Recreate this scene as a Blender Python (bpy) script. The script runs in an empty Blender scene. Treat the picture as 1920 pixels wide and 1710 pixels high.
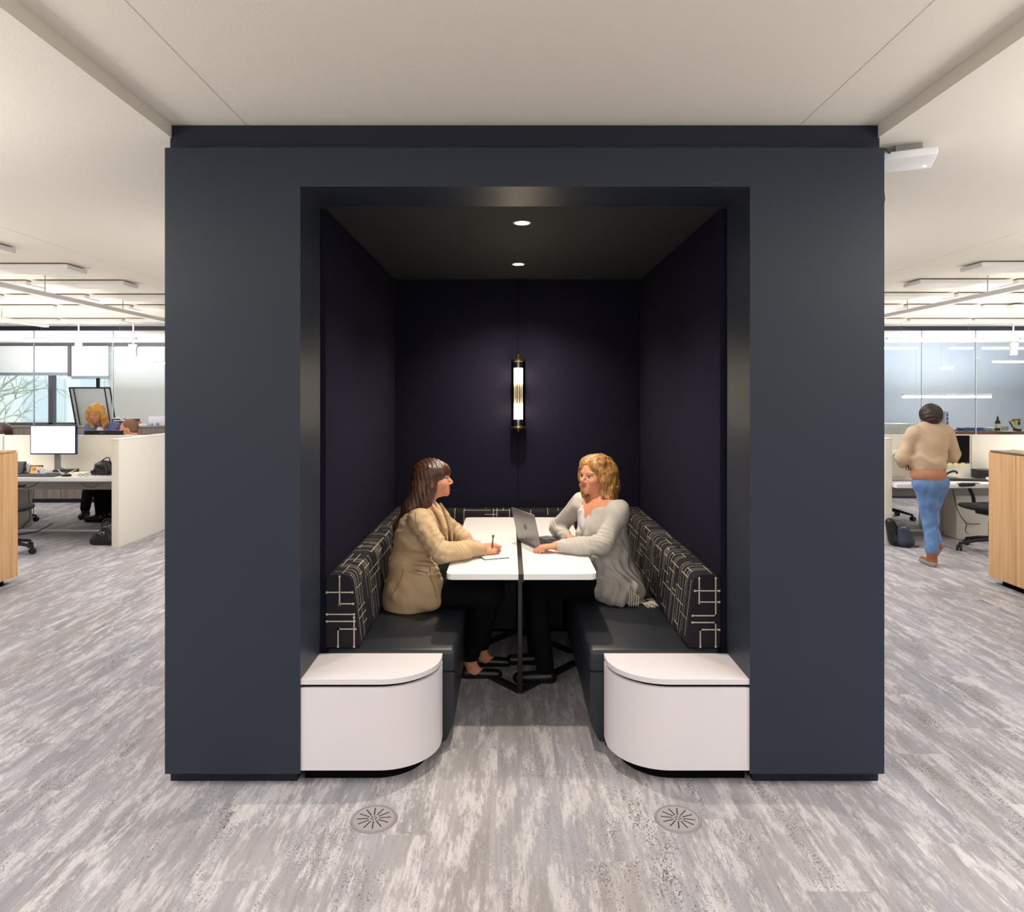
import bpy, bmesh, math, random
import numpy as np
from mathutils import Vector, Matrix

# ------------------------------------------------------------------ camera, world, lights, exposure
scene = bpy.context.scene
COL = scene.collection
CX, CY, F, H = 954.5, 741.0, 1300.0, 1.6
cam_data = bpy.data.cameras.new('camera')
cam_data.sensor_fit = 'HORIZONTAL'
cam_data.sensor_width = 36.0
cam_data.lens = 36.0 * F / 1920.0
cam_data.shift_x = (960.0 - CX) / 1920.0
cam_data.shift_y = -(855.0 - CY) / 1920.0
cam_data.clip_start = 0.05
cam = bpy.data.objects.new('camera', cam_data)
cam.location = (0, 0, H)
cam.rotation_euler = (math.pi / 2, 0, 0)
COL.objects.link(cam)
scene.camera = cam
scene.view_settings.view_transform = 'Standard'
scene.view_settings.look = 'None'
scene.view_settings.gamma = 1.0
scene.view_settings.use_curve_mapping = False
scene.view_settings.exposure = 0.0
scene.cycles.max_bounces = 8
scene.cycles.diffuse_bounces = 5
scene.cycles.use_denoising = True
scene.cycles.sample_clamp_indirect = 6.0

world = bpy.data.worlds.new('overcast_sky')
scene.world = world
world.use_nodes = True
wbg = world.node_tree.nodes['Background']
wbg.inputs[0].default_value = (0.94, 0.97, 1.0, 1)
wbg.inputs[1].default_value = 2.2


def area_light(name, loc, rot, sx, sy, power, color=(1, 1, 1), spread=180):
    l = bpy.data.lights.new(name, 'AREA')
    l.shape = 'RECTANGLE'
    l.size, l.size_y = sx, sy
    l.energy = power
    l.color = color
    l.spread = math.radians(spread)
    o = bpy.data.objects.new(name, l)
    o.location = loc
    o.rotation_euler = rot
    COL.objects.link(o)
    return o


# unseen area lights added to brighten the room
area_light('rear_fill_light', (0, -5.5, 1.5), (math.radians(90), 0, 0), 13, 2.4, 95, (0.97, 0.975, 1.0))  # added frontal fill; the rear wall has no window
area_light('rear_fill_up', (0, -1.2, 1.9), (math.pi, 0, 0), 5, 2.2, 92, (1.0, 0.97, 0.92))
area_light('rear_fill_down', (0, -0.9, 2.6), (0, 0, 0), 4, 1.2, 34, (1.0, 0.975, 0.98))
for sx in (-1, 1):
    area_light('aisle_fill_down', (sx * 2.9, 1.3, 2.5), (0, 0, 0), 0.5, 2.6, 72, (1.0, 0.975, 0.98))
    area_light('aisle_fill_up', (sx * 3.0, 1.0, 1.9), (math.pi, 0, 0), 1.4, 3.0, 72, (1.0, 0.98, 0.97))  # added uplight that raises the ceiling brightness
    area_light('corridor_fill_down', (sx * 2.25, 6.9, 2.5), (0, 0, 0), 0.4, 3.0, 95, (1.0, 0.97, 0.94))  # added behind the booth to brighten the end screens and floor
    area_light('corridor_fill_up', (sx * 2.1, 5.3, 1.6), (math.pi, 0, 0), 0.6, 2.4, 9, (1.0, 0.98, 0.96))
    area_light('side_aisle_fill_up', (sx * 5.2, 3.0, 1.9), (math.pi, 0, 0), 3.0, 3.0, 75, (1.0, 0.98, 0.96))
    area_light('office_fill_down', (sx * 7.6, 6.8, 2.42), (0, 0, 0), 2.6, 2.4, 190, (1.0, 0.97, 0.93), 120)  # added out of frame to brighten the desks
    area_light('office_fill_up', (sx * 5.9, 7.6, 1.95), (math.pi, 0, 0), 3.6, 4.0, 62, (1.0, 0.97, 0.94))
    area_light('meeting_room_fill_up', (sx * 8.5, 12.6, 1.7), (math.pi, 0, 0), 4.0, 1.6, 105, (0.93, 0.97, 1.0))  # added fill for the room behind the glass


# ------------------------------------------------------------------ helpers
def P(px, py, d):
    return Vector(((px - CX) * d / F, d, H - (py - CY) * d / F))


def lin(c):
    c = c / 255.0
    return c / 12.92 if c <= 0.04045 else ((c + 0.055) / 1.055) ** 2.4


def rgb(r, g, b):
    return (lin(r), lin(g), lin(b), 1.0)


MATS = {}


def mat(name, color, rough=0.6, metal=0.0, spec=0.5, emit=None, estr=0.0, noise=None, bump=None, coords='Object',
        trans=0.0, alpha=1.0, ior=1.45, coat=0.0, sheen=0.0, sss=0.0):
    """noise=(scale xyz, colour2, low, high), bump=(scale xyz, strength, distance)"""
    if name in MATS:
        return MATS[name]
    m = bpy.data.materials.new(name)
    m.use_nodes = True
    nt = m.node_tree
    b = nt.nodes['Principled BSDF']
    b.inputs['Base Color'].default_value = color
    b.inputs['Roughness'].default_value = rough
    b.inputs['Metallic'].default_value = metal
    b.inputs['Specular IOR Level'].default_value = spec
    b.inputs['IOR'].default_value = ior
    b.inputs['Transmission Weight'].default_value = trans
    b.inputs['Alpha'].default_value = alpha
    b.inputs['Coat Weight'].default_value = coat
    b.inputs['Sheen Weight'].default_value = sheen
    if sss:
        b.inputs['Subsurface Weight'].default_value = sss
        b.inputs['Subsurface Radius'].default_value = (0.01, 0.004, 0.002)
        b.inputs['Subsurface Scale'].default_value = 1.0
    if emit:
        b.inputs['Emission Color'].default_value = emit
        b.inputs['Emission Strength'].default_value = estr
    tc = nt.nodes.new('ShaderNodeTexCoord')

    def noise_node(scale, detail=4):
        mp = nt.nodes.new('ShaderNodeMapping')
        mp.inputs['Scale'].default_value = scale
        nt.links.new(tc.outputs[coords], mp.inputs[0])
        n = nt.nodes.new('ShaderNodeTexNoise')
        n.inputs['Scale'].default_value = 1.0
        n.inputs['Detail'].default_value = detail
        nt.links.new(mp.outputs[0], n.inputs['Vector'])
        return n
    if noise:
        n = noise_node(noise[0])
        cr = nt.nodes.new('ShaderNodeValToRGB')
        cr.color_ramp.elements[0].position = noise[2]
        cr.color_ramp.elements[1].position = noise[3]
        cr.color_ramp.elements[0].color = color
        cr.color_ramp.elements[1].color = noise[1]
        nt.links.new(n.outputs['Fac'], cr.inputs[0])
        nt.links.new(cr.outputs[0], b.inputs['Base Color'])
    if bump:
        n = noise_node(bump[0], 3)
        bp = nt.nodes.new('ShaderNodeBump')
        bp.inputs['Strength'].default_value = bump[1]
        bp.inputs['Distance'].default_value = bump[2]
        nt.links.new(n.outputs['Fac'], bp.inputs['Height'])
        nt.links.new(bp.outputs[0], b.inputs['Normal'])
    MATS[name] = m
    return m


def tag(o, label=None, cat=None, group=None, kind=None):
    if label:
        o['label'] = label
    if cat:
        o['category'] = cat
    if group:
        o['group'] = group
    if kind:
        o['kind'] = kind
    return o


def empty(name, loc, rz=0.0, label=None, cat=None, group=None):
    o = bpy.data.objects.new(name, None)
    o.empty_display_size = 0.1
    o.location = loc
    o.rotation_euler = (0, 0, rz)
    COL.objects.link(o)
    return tag(o, label, cat, group)


def copy_tree(o, parent=None):
    c = o.copy()
    COL.objects.link(c)
    if parent is not None:
        c.parent = parent
    for ch in list(o.children):
        copy_tree(ch, c)
    return c


class MB:
    """collects shapes into one mesh"""

    def __init__(self):
        self.v, self.f, self.m, self.s = [], [], [], []

    def add(self, verts, faces, mi=0, smooth=False):
        o = len(self.v)
        self.v.extend([tuple(v) for v in verts])
        for f in faces:
            self.f.append([i + o for i in f])
            self.m.append(mi)
            self.s.append(smooth)
        return self

    def box(self, x0, x1, y0, y1, z0, z1, mi=0, bev=0.0, M=None):
        if x0 > x1: x0, x1 = x1, x0
        if y0 > y1: y0, y1 = y1, y0
        if z0 > z1: z0, z1 = z1, z0
        bm = bmesh.new()
        bmesh.ops.create_cube(bm, size=1.0)
        for v in bm.verts:
            v.co = Vector(((x0 + x1) / 2 + v.co.x * (x1 - x0), (y0 + y1) / 2 + v.co.y * (y1 - y0), (z0 + z1) / 2 + v.co.z * (z1 - z0)))
        if bev > 0:
            bmesh.ops.bevel(bm, geom=bm.edges[:], offset=bev, segments=3, profile=0.5, affect='EDGES')
        if M is not None:
            bm.transform(M)
        bm.verts.index_update()
        self.add([v.co for v in bm.verts], [[v.index for v in f.verts] for f in bm.faces], mi, bev > 0)
        bm.free()
        return self

    def prism(self, pts, z0, z1, mi=0, axis='z', smooth=False, M=None):
        """polygon (counter-clockwise 2D) extruded along an axis"""
        n = len(pts)

        def mk(p, h):
            if axis == 'z': return Vector((p[0], p[1], h))
            if axis == 'y': return Vector((p[0], h, p[1]))
            return Vector((h, p[0], p[1]))
        vs = [mk(p, z0) for p in pts] + [mk(p, z1) for p in pts]
        if M is not None:
            vs = [M @ v for v in vs]
        o = len(self.v)
        self.v.extend([tuple(v) for v in vs])
        for k in range(n):
            self.f.append([o + k, o + (k + 1) % n, o + n + (k + 1) % n, o + n + k]); self.m.append(mi); self.s.append(smooth)
        self.f.append([o + k for k in reversed(range(n))]); self.m.append(mi); self.s.append(False)
        self.f.append([o + n + k for k in range(n)]); self.m.append(mi); self.s.append(False)
        return self

    def tube(self, pts, r, n=10, mi=0, caps=True):
        pts = [Vector(p) for p in pts]
        rs = r if isinstance(r, (list, tuple)) else [r] * len(pts)
        o = len(self.v)
        up = Vector((0, 0, 1))
        prev = None
        for i, p in enumerate(pts):
            t = (pts[min(i + 1, len(pts) - 1)] - pts[max(i - 1, 0)]).normalized()
            if prev is None:
                a = t.orthogonal().normalized()
            else:
                a = (prev - t * prev.dot(t))
                a = a.normalized() if a.length > 1e-6 else t.orthogonal().normalized()
            prev = a
            b = t.cross(a)
            for k in range(n):
                an = 2 * math.pi * k / n
                self.v.append(tuple(p + (a * math.cos(an) + b * math.sin(an)) * rs[i]))
        for i in range(len(pts) - 1):
            for k in range(n):
                self.f.append([o + i * n + k, o + i * n + (k + 1) % n, o + (i + 1) * n + (k + 1) % n, o + (i + 1) * n + k])
                self.m.append(mi); self.s.append(True)
        if caps:
            self.f.append([o + k for k in reversed(range(n))]); self.m.append(mi); self.s.append(False)
            e = o + (len(pts) - 1) * n
            self.f.append([e + k for k in range(n)]); self.m.append(mi); self.s.append(False)
        return self

    def lathe(self, prof, c=(0, 0, 0), n=24, mi=0, axis='z', smooth=True):
        """prof = list of (radius, height)"""
        o = len(self.v)
        c = Vector(c)
        for (r, h) in prof:
            for k in range(n):
                an = 2 * math.pi * k / n
                a, b = r * math.cos(an), r * math.sin(an)
                q = {'z': (a, b, h), 'y': (a, h, -b), 'x': (h, a, b)}[axis]
                self.v.append(tuple(c + Vector(q)))
        for i in range(len(prof) - 1):
            for k in range(n):
                self.f.append([o + i * n + k, o + i * n + (k + 1) % n, o + (i + 1) * n + (k + 1) % n, o + (i + 1) * n + k])
                self.m.append(mi); self.s.append(smooth)
        if prof[0][0] > 1e-6:
            self.f.append([o + k for k in reversed(range(n))]); self.m.append(mi); self.s.append(False)
        if prof[-1][0] > 1e-6:
            e = o + (len(prof) - 1) * n
            self.f.append([e + k for k in range(n)]); self.m.append(mi); self.s.append(False)
        return self

    def xform(self, M):
        self.v = [tuple(M @ Vector(v)) for v in self.v]
        return self

    def build(self, name, mats, parent=None, loc=None, rot=None, fix=True):
        me = bpy.data.meshes.new(name)
        me.from_pydata(self.v, [], self.f)
        if not isinstance(mats, (list, tuple)):
            mats = [mats]
        for m in mats:
            me.materials.append(m)
        me.polygons.foreach_set('material_index', self.m)
        me.polygons.foreach_set('use_smooth', self.s)
        if fix:
            bm = bmesh.new()
            bm.from_mesh(me)
            bmesh.ops.recalc_face_normals(bm, faces=bm.faces[:])
            bm.to_mesh(me)
            bm.free()
        me.update()
        if any(self.s):
            try:
                me.set_sharp_from_angle(angle=math.radians(40))
            except Exception:
                pass
        o = bpy.data.objects.new(name, me)
        COL.objects.link(o)
        if parent is not None:
            o.parent = parent
        if loc is not None:
            o.location = loc
        if rot is not None:
            o.rotation_euler = rot
        return o


def thing_mesh(name, mb, mats, label, cat, group=None, **k):
    return tag(mb.build(name, mats, **k), label, cat, group)


def struct(name, mb, mats, parent=None):
    o = mb.build(name, mats, parent)
    if parent is None:
        o['kind'] = 'structure'
    return o


def smooth_path(pts, n=8):
    pts = [Vector(p) for p in pts]
    out = []
    for i in range(len(pts) - 1):
        p0, p1, p2, p3 = pts[max(i - 1, 0)], pts[i], pts[i + 1], pts[min(i + 2, len(pts) - 1)]
        for k in range(n):
            t = k / n
            out.append(0.5 * ((2 * p1) + (p2 - p0) * t + (2 * p0 - 5 * p1 + 4 * p2 - p3) * t * t + (3 * p1 - p0 - 3 * p2 + p3) * t ** 3))
    out.append(pts[-1])
    return out


def text_mesh(s, size, name, m, parent, loc, rot, extrude=0.0006):
    cu = bpy.data.curves.new(name, 'FONT')
    cu.body = s
    cu.size = size
    cu.extrude = extrude
    cu.align_x = 'CENTER'
    cu.align_y = 'CENTER'
    o = bpy.data.objects.new(name, cu)
    COL.objects.link(o)
    dg = bpy.context.evaluated_depsgraph_get()
    me = bpy.data.meshes.new_from_object(o.evaluated_get(dg))
    bpy.data.objects.remove(o)
    me.materials.clear()
    me.materials.append(m)
    q = bpy.data.objects.new(name, me)
    COL.objects.link(q)
    q.parent = parent
    q.location = loc
    q.rotation_euler = rot
    return q


# ------------------------------------------------------------------ implicit surfaces for bodies, hair and clothes
class Field:
    def __init__(self):
        self.p = []

    def cap(self, a, b, ra, rb, k=0.012, op=1):
        a, b = np.array(a, float), np.array(b, float)
        self.p.append(('c', a, b, ra, rb, k, op))
        return self

    def chain(self, pts, rs, k=0.012):
        for i in range(len(pts) - 1):
            self.cap(pts[i], pts[i + 1], rs[i], rs[i + 1], k)
        return self

    def ell(self, c, r, k=0.012, op=1, R=None):
        self.p.append(('e', np.array(c, float), np.array(r, float), R, None, k, op))
        return self

    def merge(self, other, M):
        """add another field's shapes moved by the rigid/scaling matrix M"""
        R = np.array(M.to_3x3().normalized())
        s = M.to_scale()[0]
        def T(p):
            return np.array(M @ Vector(p))
        for (t, a, b, c, d, k, op) in other.p:
            if t == 'c':
                self.p.append(('c', T(a), T(b), c * s, d * s, k * s, op))
            else:
                RR = R if c is None else R @ c
                self.p.append(('e', T(a), b * s, RR, None, k * s, op))
        return self

    def mesh(self, name, mats, h=0.005, fine=None, disp=None, parent=None, facemat=None, cut=None):
        lo = np.full(3, 1e9)
        hi = np.full(3, -1e9)
        bbs = []
        for (t, a, b, c, d, k, op) in self.p:
            if t == 'c':
                l = np.minimum(a - c, b - d); u = np.maximum(a + c, b + d)
            else:
                e = np.max(b) * np.ones(3) if c is not None else b
                l, u = a - e, a + e
            m = k + 0.012
            bbs.append((l - m, u + m))
            if op > 0:
                lo = np.minimum(lo, l - m); hi = np.maximum(hi, u + m)
        axes = []
        for ax in range(3):
            c = [lo[ax]]
            while c[-1] < hi[ax]:
                x = c[-1]
                st = h
                if fine:
                    for (f0, f1) in fine[1][ax]:
                        if f0 <= x < f1:
                            st = fine[0]
                c.append(x + st)
            axes.append(np.array(c, dtype=np.float32))
        X, Y, Z = axes
        G = np.full((len(X), len(Y), len(Z)), 0.05, dtype=np.float32)
        for (t, a, b, c, d, k, op), (l, u) in zip(self.p, bbs):
            i0, i1 = [np.searchsorted(A, v) for A, v in zip(axes, l)], [np.searchsorted(A, v) for A, v in zip(axes, u)]
            if any(q1 <= q0 for q0, q1 in zip(i0, i1)):
                continue
            x = X[i0[0]:i1[0], None, None]; y = Y[None, i0[1]:i1[1], None]; z = Z[None, None, i0[2]:i1[2]]
            if t == 'c':
                ab = (b - a).astype(np.float32)
                L2 = float(ab @ ab) + 1e-12
                tt = np.clip(((x - a[0]) * ab[0] + (y - a[1]) * ab[1] + (z - a[2]) * ab[2]) / L2, 0, 1)
                dist = np.sqrt((x - a[0] - ab[0] * tt) ** 2 + (y - a[1] - ab[1] * tt) ** 2 + (z - a[2] - ab[2] * tt) ** 2) - (c + (d - c) * tt)
            else:
                dx, dy, dz = x - a[0], y - a[1], z - a[2]
                if c is not None:
                    Rt = c
                    q = [dx * Rt[0, j] + dy * Rt[1, j] + dz * Rt[2, j] for j in range(3)]
                else:
                    q = [dx, dy, dz]
                k0 = np.sqrt((q[0] / b[0]) ** 2 + (q[1] / b[1]) ** 2 + (q[2] / b[2]) ** 2)
                k1 = np.sqrt((q[0] / b[0] ** 2) ** 2 + (q[1] / b[1] ** 2) ** 2 + (q[2] / b[2] ** 2) ** 2)
                dist = k0 * (k0 - 1.0) / np.maximum(k1, 1e-6)
            S = G[i0[0]:i1[0], i0[1]:i1[1], i0[2]:i1[2]]
            if op > 0:
                hh = np.clip(0.5 + 0.5 * (dist - S) / k, 0, 1)
                N = dist + (S - dist) * hh - k * hh * (1 - hh)
            else:
                dd = -dist
                hh = np.clip(0.5 - 0.5 * (dd - S) / k, 0, 1)
                N = dd + (S - dd) * hh + k * hh * (1 - hh)
            G[i0[0]:i1[0], i0[1]:i1[1], i0[2]:i1[2]] = N
        if cut is not None:
            for (nx, ny, nz, off) in cut:      # keep where n.p <= off
                G = np.maximum(G, X[:, None, None] * nx + Y[None, :, None] * ny + Z[None, None, :] * nz - off)
        if disp is not None:
            I = np.argwhere(np.abs(G) < 0.03)
            if len(I):
                G[I[:, 0], I[:, 1], I[:, 2]] += disp(X[I[:, 0]], Y[I[:, 1]], Z[I[:, 2]])
        G[0], G[-1], G[:, 0], G[:, -1], G[:, :, 0], G[:, :, -1] = (0.05,) * 6
        # surface nets
        S = G < 0
        nx, ny, nz = G.shape
        cnt = np.zeros((nx - 1, ny - 1, nz - 1), np.int8)
        for i in (0, 1):
            for j in (0, 1):
                for k in (0, 1):
                    cnt += S[i:nx - 1 + i, j:ny - 1 + j, k:nz - 1 + k]
        act = np.argwhere((cnt > 0) & (cnt < 8))
        idx = np.full(cnt.shape, -1, np.int32)
        idx[act[:, 0], act[:, 1], act[:, 2]] = np.arange(len(act))
        acc = np.zeros((len(act), 3)); w = np.zeros(len(act))
        A = act
        corners = [(i, j, k) for i in (0, 1) for j in (0, 1) for k in (0, 1)]
        for c0 in corners:
            for ax in range(3):
                if c0[ax] == 0:
                    c1 = list(c0); c1[ax] = 1
                    g0 = G[A[:, 0] + c0[0], A[:, 1] + c0[1], A[:, 2] + c0[2]]
                    g1 = G[A[:, 0] + c1[0], A[:, 1] + c1[1], A[:, 2] + c1[2]]
                    mk = (g0 < 0) != (g1 < 0)
                    den = np.where(mk, g0 - g1, 1.0)
                    tt = np.where(mk, g0 / den, 0)
                    p = np.stack([X[A[:, 0] + c0[0]], Y[A[:, 1] + c0[1]], Z[A[:, 2] + c0[2]]], 1).astype(float)
                    nxt = axes[ax][A[:, ax] + 1]
                    p[:, ax] += tt * (nxt - p[:, ax])
                    acc += p * mk[:, None]
                    w += mk
        V = acc / np.maximum(w, 1)[:, None]
        faces = []
        for ax in range(3):
            sl0 = [slice(None)] * 3; sl1 = [slice(None)] * 3
            sl0[ax] = slice(0, -1); sl1[ax] = slice(1, None)
            ch = S[tuple(sl0)] != S[tuple(sl1)]
            e = np.argwhere(ch)
            o1, o2 = (ax + 1) % 3, (ax + 2) % 3
            e = e[(e[:, o1] > 0) & (e[:, o2] > 0) & (e[:, o1] < G.shape[o1] - 1) & (e[:, o2] < G.shape[o2] - 1)]
            q = []
            for (d1, d2) in ((1, 1), (0, 1), (0, 0), (1, 0)):
                c = e.copy(); c[:, o1] -= d1; c[:, o2] -= d2
                q.append(idx[c[:, 0], c[:, 1], c[:, 2]])
            q = np.stack(q, 1)
            inside = S[e[:, 0], e[:, 1], e[:, 2]]
            q[~inside] = q[~inside][:, ::-1]
            faces.append(q)
        Fc = np.concatenate(faces)
        me = bpy.data.meshes.new(name)
        me.vertices.add(len(V)); me.vertices.foreach_set('co', V.astype(np.float32).ravel())
        me.loops.add(len(Fc) * 4); me.loops.foreach_set('vertex_index', Fc.astype(np.int32).ravel())
        me.polygons.add(len(Fc)); me.polygons.foreach_set('loop_start', np.arange(0, len(Fc) * 4, 4, dtype=np.int32))
        me.polygons.foreach_set('use_smooth', np.ones(len(Fc), bool))
        if not isinstance(mats, (list, tuple)):
            mats = [mats]
        for m in mats:
            me.materials.append(m)
        if facemat is not None:
            cen = V[Fc].mean(1)
            me.polygons.foreach_set('material_index', facemat(cen).astype(np.int32))
        me.update(calc_edges=True)
        me.validate()
        o = bpy.data.objects.new(name, me)
        COL.objects.link(o)
        if parent is not None:
            o.parent = parent
            if parent.location.length > 0:
                o.matrix_parent_inverse = parent.matrix_world.inverted()
        return o


def folds(seed, amp, fx, fy, fz, n=3):
    rs = np.random.RandomState(seed)
    ws = [(rs.uniform(0.6, 1.3) * fx, rs.uniform(0.6, 1.3) * fy, rs.uniform(0.6, 1.3) * fz, rs.uniform(0, 6)) for _ in range(n)]

    def fn(x, y, z):
        s = 0
        wx = x + 0.02 * np.sin(z * 31 + 1) + 0.015 * np.sin(y * 43)
        wz = z + 0.02 * np.sin(x * 37 + 2) + 0.015 * np.sin(y * 29)
        for (a, b, c, p) in ws:
            s = s + np.sin(a * wx + b * y + c * wz + p)
        return amp * s / n
    return fn

# ------------------------------------------------------------------ materials
navy = mat('navy_paint', rgb(39, 45, 57), 0.42, spec=0.35, bump=((60, 60, 60), 0.05, 0.002))
navy_dark = mat('navy_paint_band', rgb(30, 33, 46), 0.5, spec=0.3)
booth_ceil = mat('charcoal_paint', rgb(46, 47, 50), 0.7, spec=0.25)
felt = mat('navy_felt', rgb(34, 32, 48), 0.95, spec=0.05, noise=((260, 260, 260), rgb(26, 25, 38), 0.35, 0.65), bump=((500, 500, 500), 0.08, 0.001))
black = mat('black_recess', rgb(8, 8, 10), 0.8, spec=0.1)
laminate = mat('white_laminate', rgb(216, 211, 216), 0.38, spec=0.4)
table_white = mat('white_table_laminate', rgb(238, 236, 236), 0.35, spec=0.4)
steel_dark = mat('dark_steel', rgb(62, 58, 54), 0.38, metal=0.7)
leather = mat('black_leather', rgb(36, 39, 46), 0.42, spec=0.5, bump=((180, 180, 180), 0.12, 0.002), noise=((6, 6, 6), rgb(31, 34, 42), 0.3, 0.7))
cush = mat('charcoal_upholstery', rgb(44, 41, 47), 0.95, spec=0.1, noise=((400, 400, 400), rgb(34, 32, 38), 0.3, 0.7), bump=((700, 700, 700), 0.3, 0.001))
cush_line = mat('cream_woven_line', rgb(196, 190, 172), 0.9, spec=0.1)
ceil_white = mat('ceiling_plaster', rgb(226, 220, 207), 0.95, spec=0.1, bump=((120, 120, 120), 0.25, 0.004))
raft_white = mat('raft_white', rgb(230, 227, 222), 0.9, spec=0.1)
cream = mat('cream_panel', rgb(226, 220, 208), 0.5, spec=0.3)
desk_white = mat('desk_white', rgb(226, 224, 224), 0.4, spec=0.4)
grey_metal = mat('grey_metal', rgb(150, 150, 150), 0.4, metal=0.3)
white_plastic = mat('white_plastic', rgb(235, 235, 235), 0.4)
black_plastic = mat('black_plastic', rgb(24, 24, 27), 0.4)
dark_fabric = mat('dark_mesh_fabric', rgb(26, 26, 30), 0.9)
chrome = mat('chrome', rgb(190, 190, 190), 0.2, metal=1.0)
brass = mat('aged_brass', rgb(92, 78, 52), 0.35, metal=0.9)
glass = mat('clear_glass', (1, 1, 1, 1), 0.02, trans=1.0, ior=1.45)
blue_edge = mat('dark_blue_rail', rgb(34, 38, 58), 0.5)
paper = mat('white_paper', rgb(240, 239, 236), 0.8)
grey_ink = mat('grey_floor_slot', rgb(40, 38, 40), 0.8)


def wood_mat(name, c1, c2, sc=(40, 40, 1.2)):
    return mat(name, c1, 0.5, spec=0.3, noise=(sc, c2, 0.35, 0.65), bump=((sc[0] * 2, sc[1] * 2, sc[2] * 2), 0.06, 0.002))


oak = wood_mat('oak_veneer', rgb(216, 176, 130), rgb(196, 152, 106), (26, 26, 0.9))
grey_oak = wood_mat('grey_oak_veneer', rgb(150, 140, 132), rgb(120, 110, 104), (50, 50, 2))
walnut = wood_mat('reddish_veneer', rgb(160, 112, 96), rgb(140, 96, 82), (1, 20, 20))


def panel_glass():
    """thin architectural glass: clear with a mirror share"""
    m = bpy.data.materials.new('thin_pane_glass')
    m.use_nodes = True
    nt = m.node_tree
    nt.nodes.clear()
    out = nt.nodes.new('ShaderNodeOutputMaterial')
    tr = nt.nodes.new('ShaderNodeBsdfTransparent')
    tr.inputs[0].default_value = (0.96, 0.975, 0.98, 1)
    gl = nt.nodes.new('ShaderNodeBsdfGlossy')
    gl.inputs['Roughness'].default_value = 0.01
    fr = nt.nodes.new('ShaderNodeFresnel')
    fr.inputs[0].default_value = 1.5
    mx = nt.nodes.new('ShaderNodeMixShader')
    nt.links.new(fr.outputs[0], mx.inputs[0])
    nt.links.new(tr.outputs[0], mx.inputs[1])
    nt.links.new(gl.outputs[0], mx.inputs[2])
    nt.links.new(mx.outputs[0], out.inputs[0])
    return m


pane = panel_glass()


def emis(name, c, s):
    m = bpy.data.materials.new(name)
    m.use_nodes = True
    b = m.node_tree.nodes['Principled BSDF']
    b.inputs['Base Color'].default_value = c
    b.inputs['Emission Color'].default_value = c
    b.inputs['Emission Strength'].default_value = s
    return m


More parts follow.
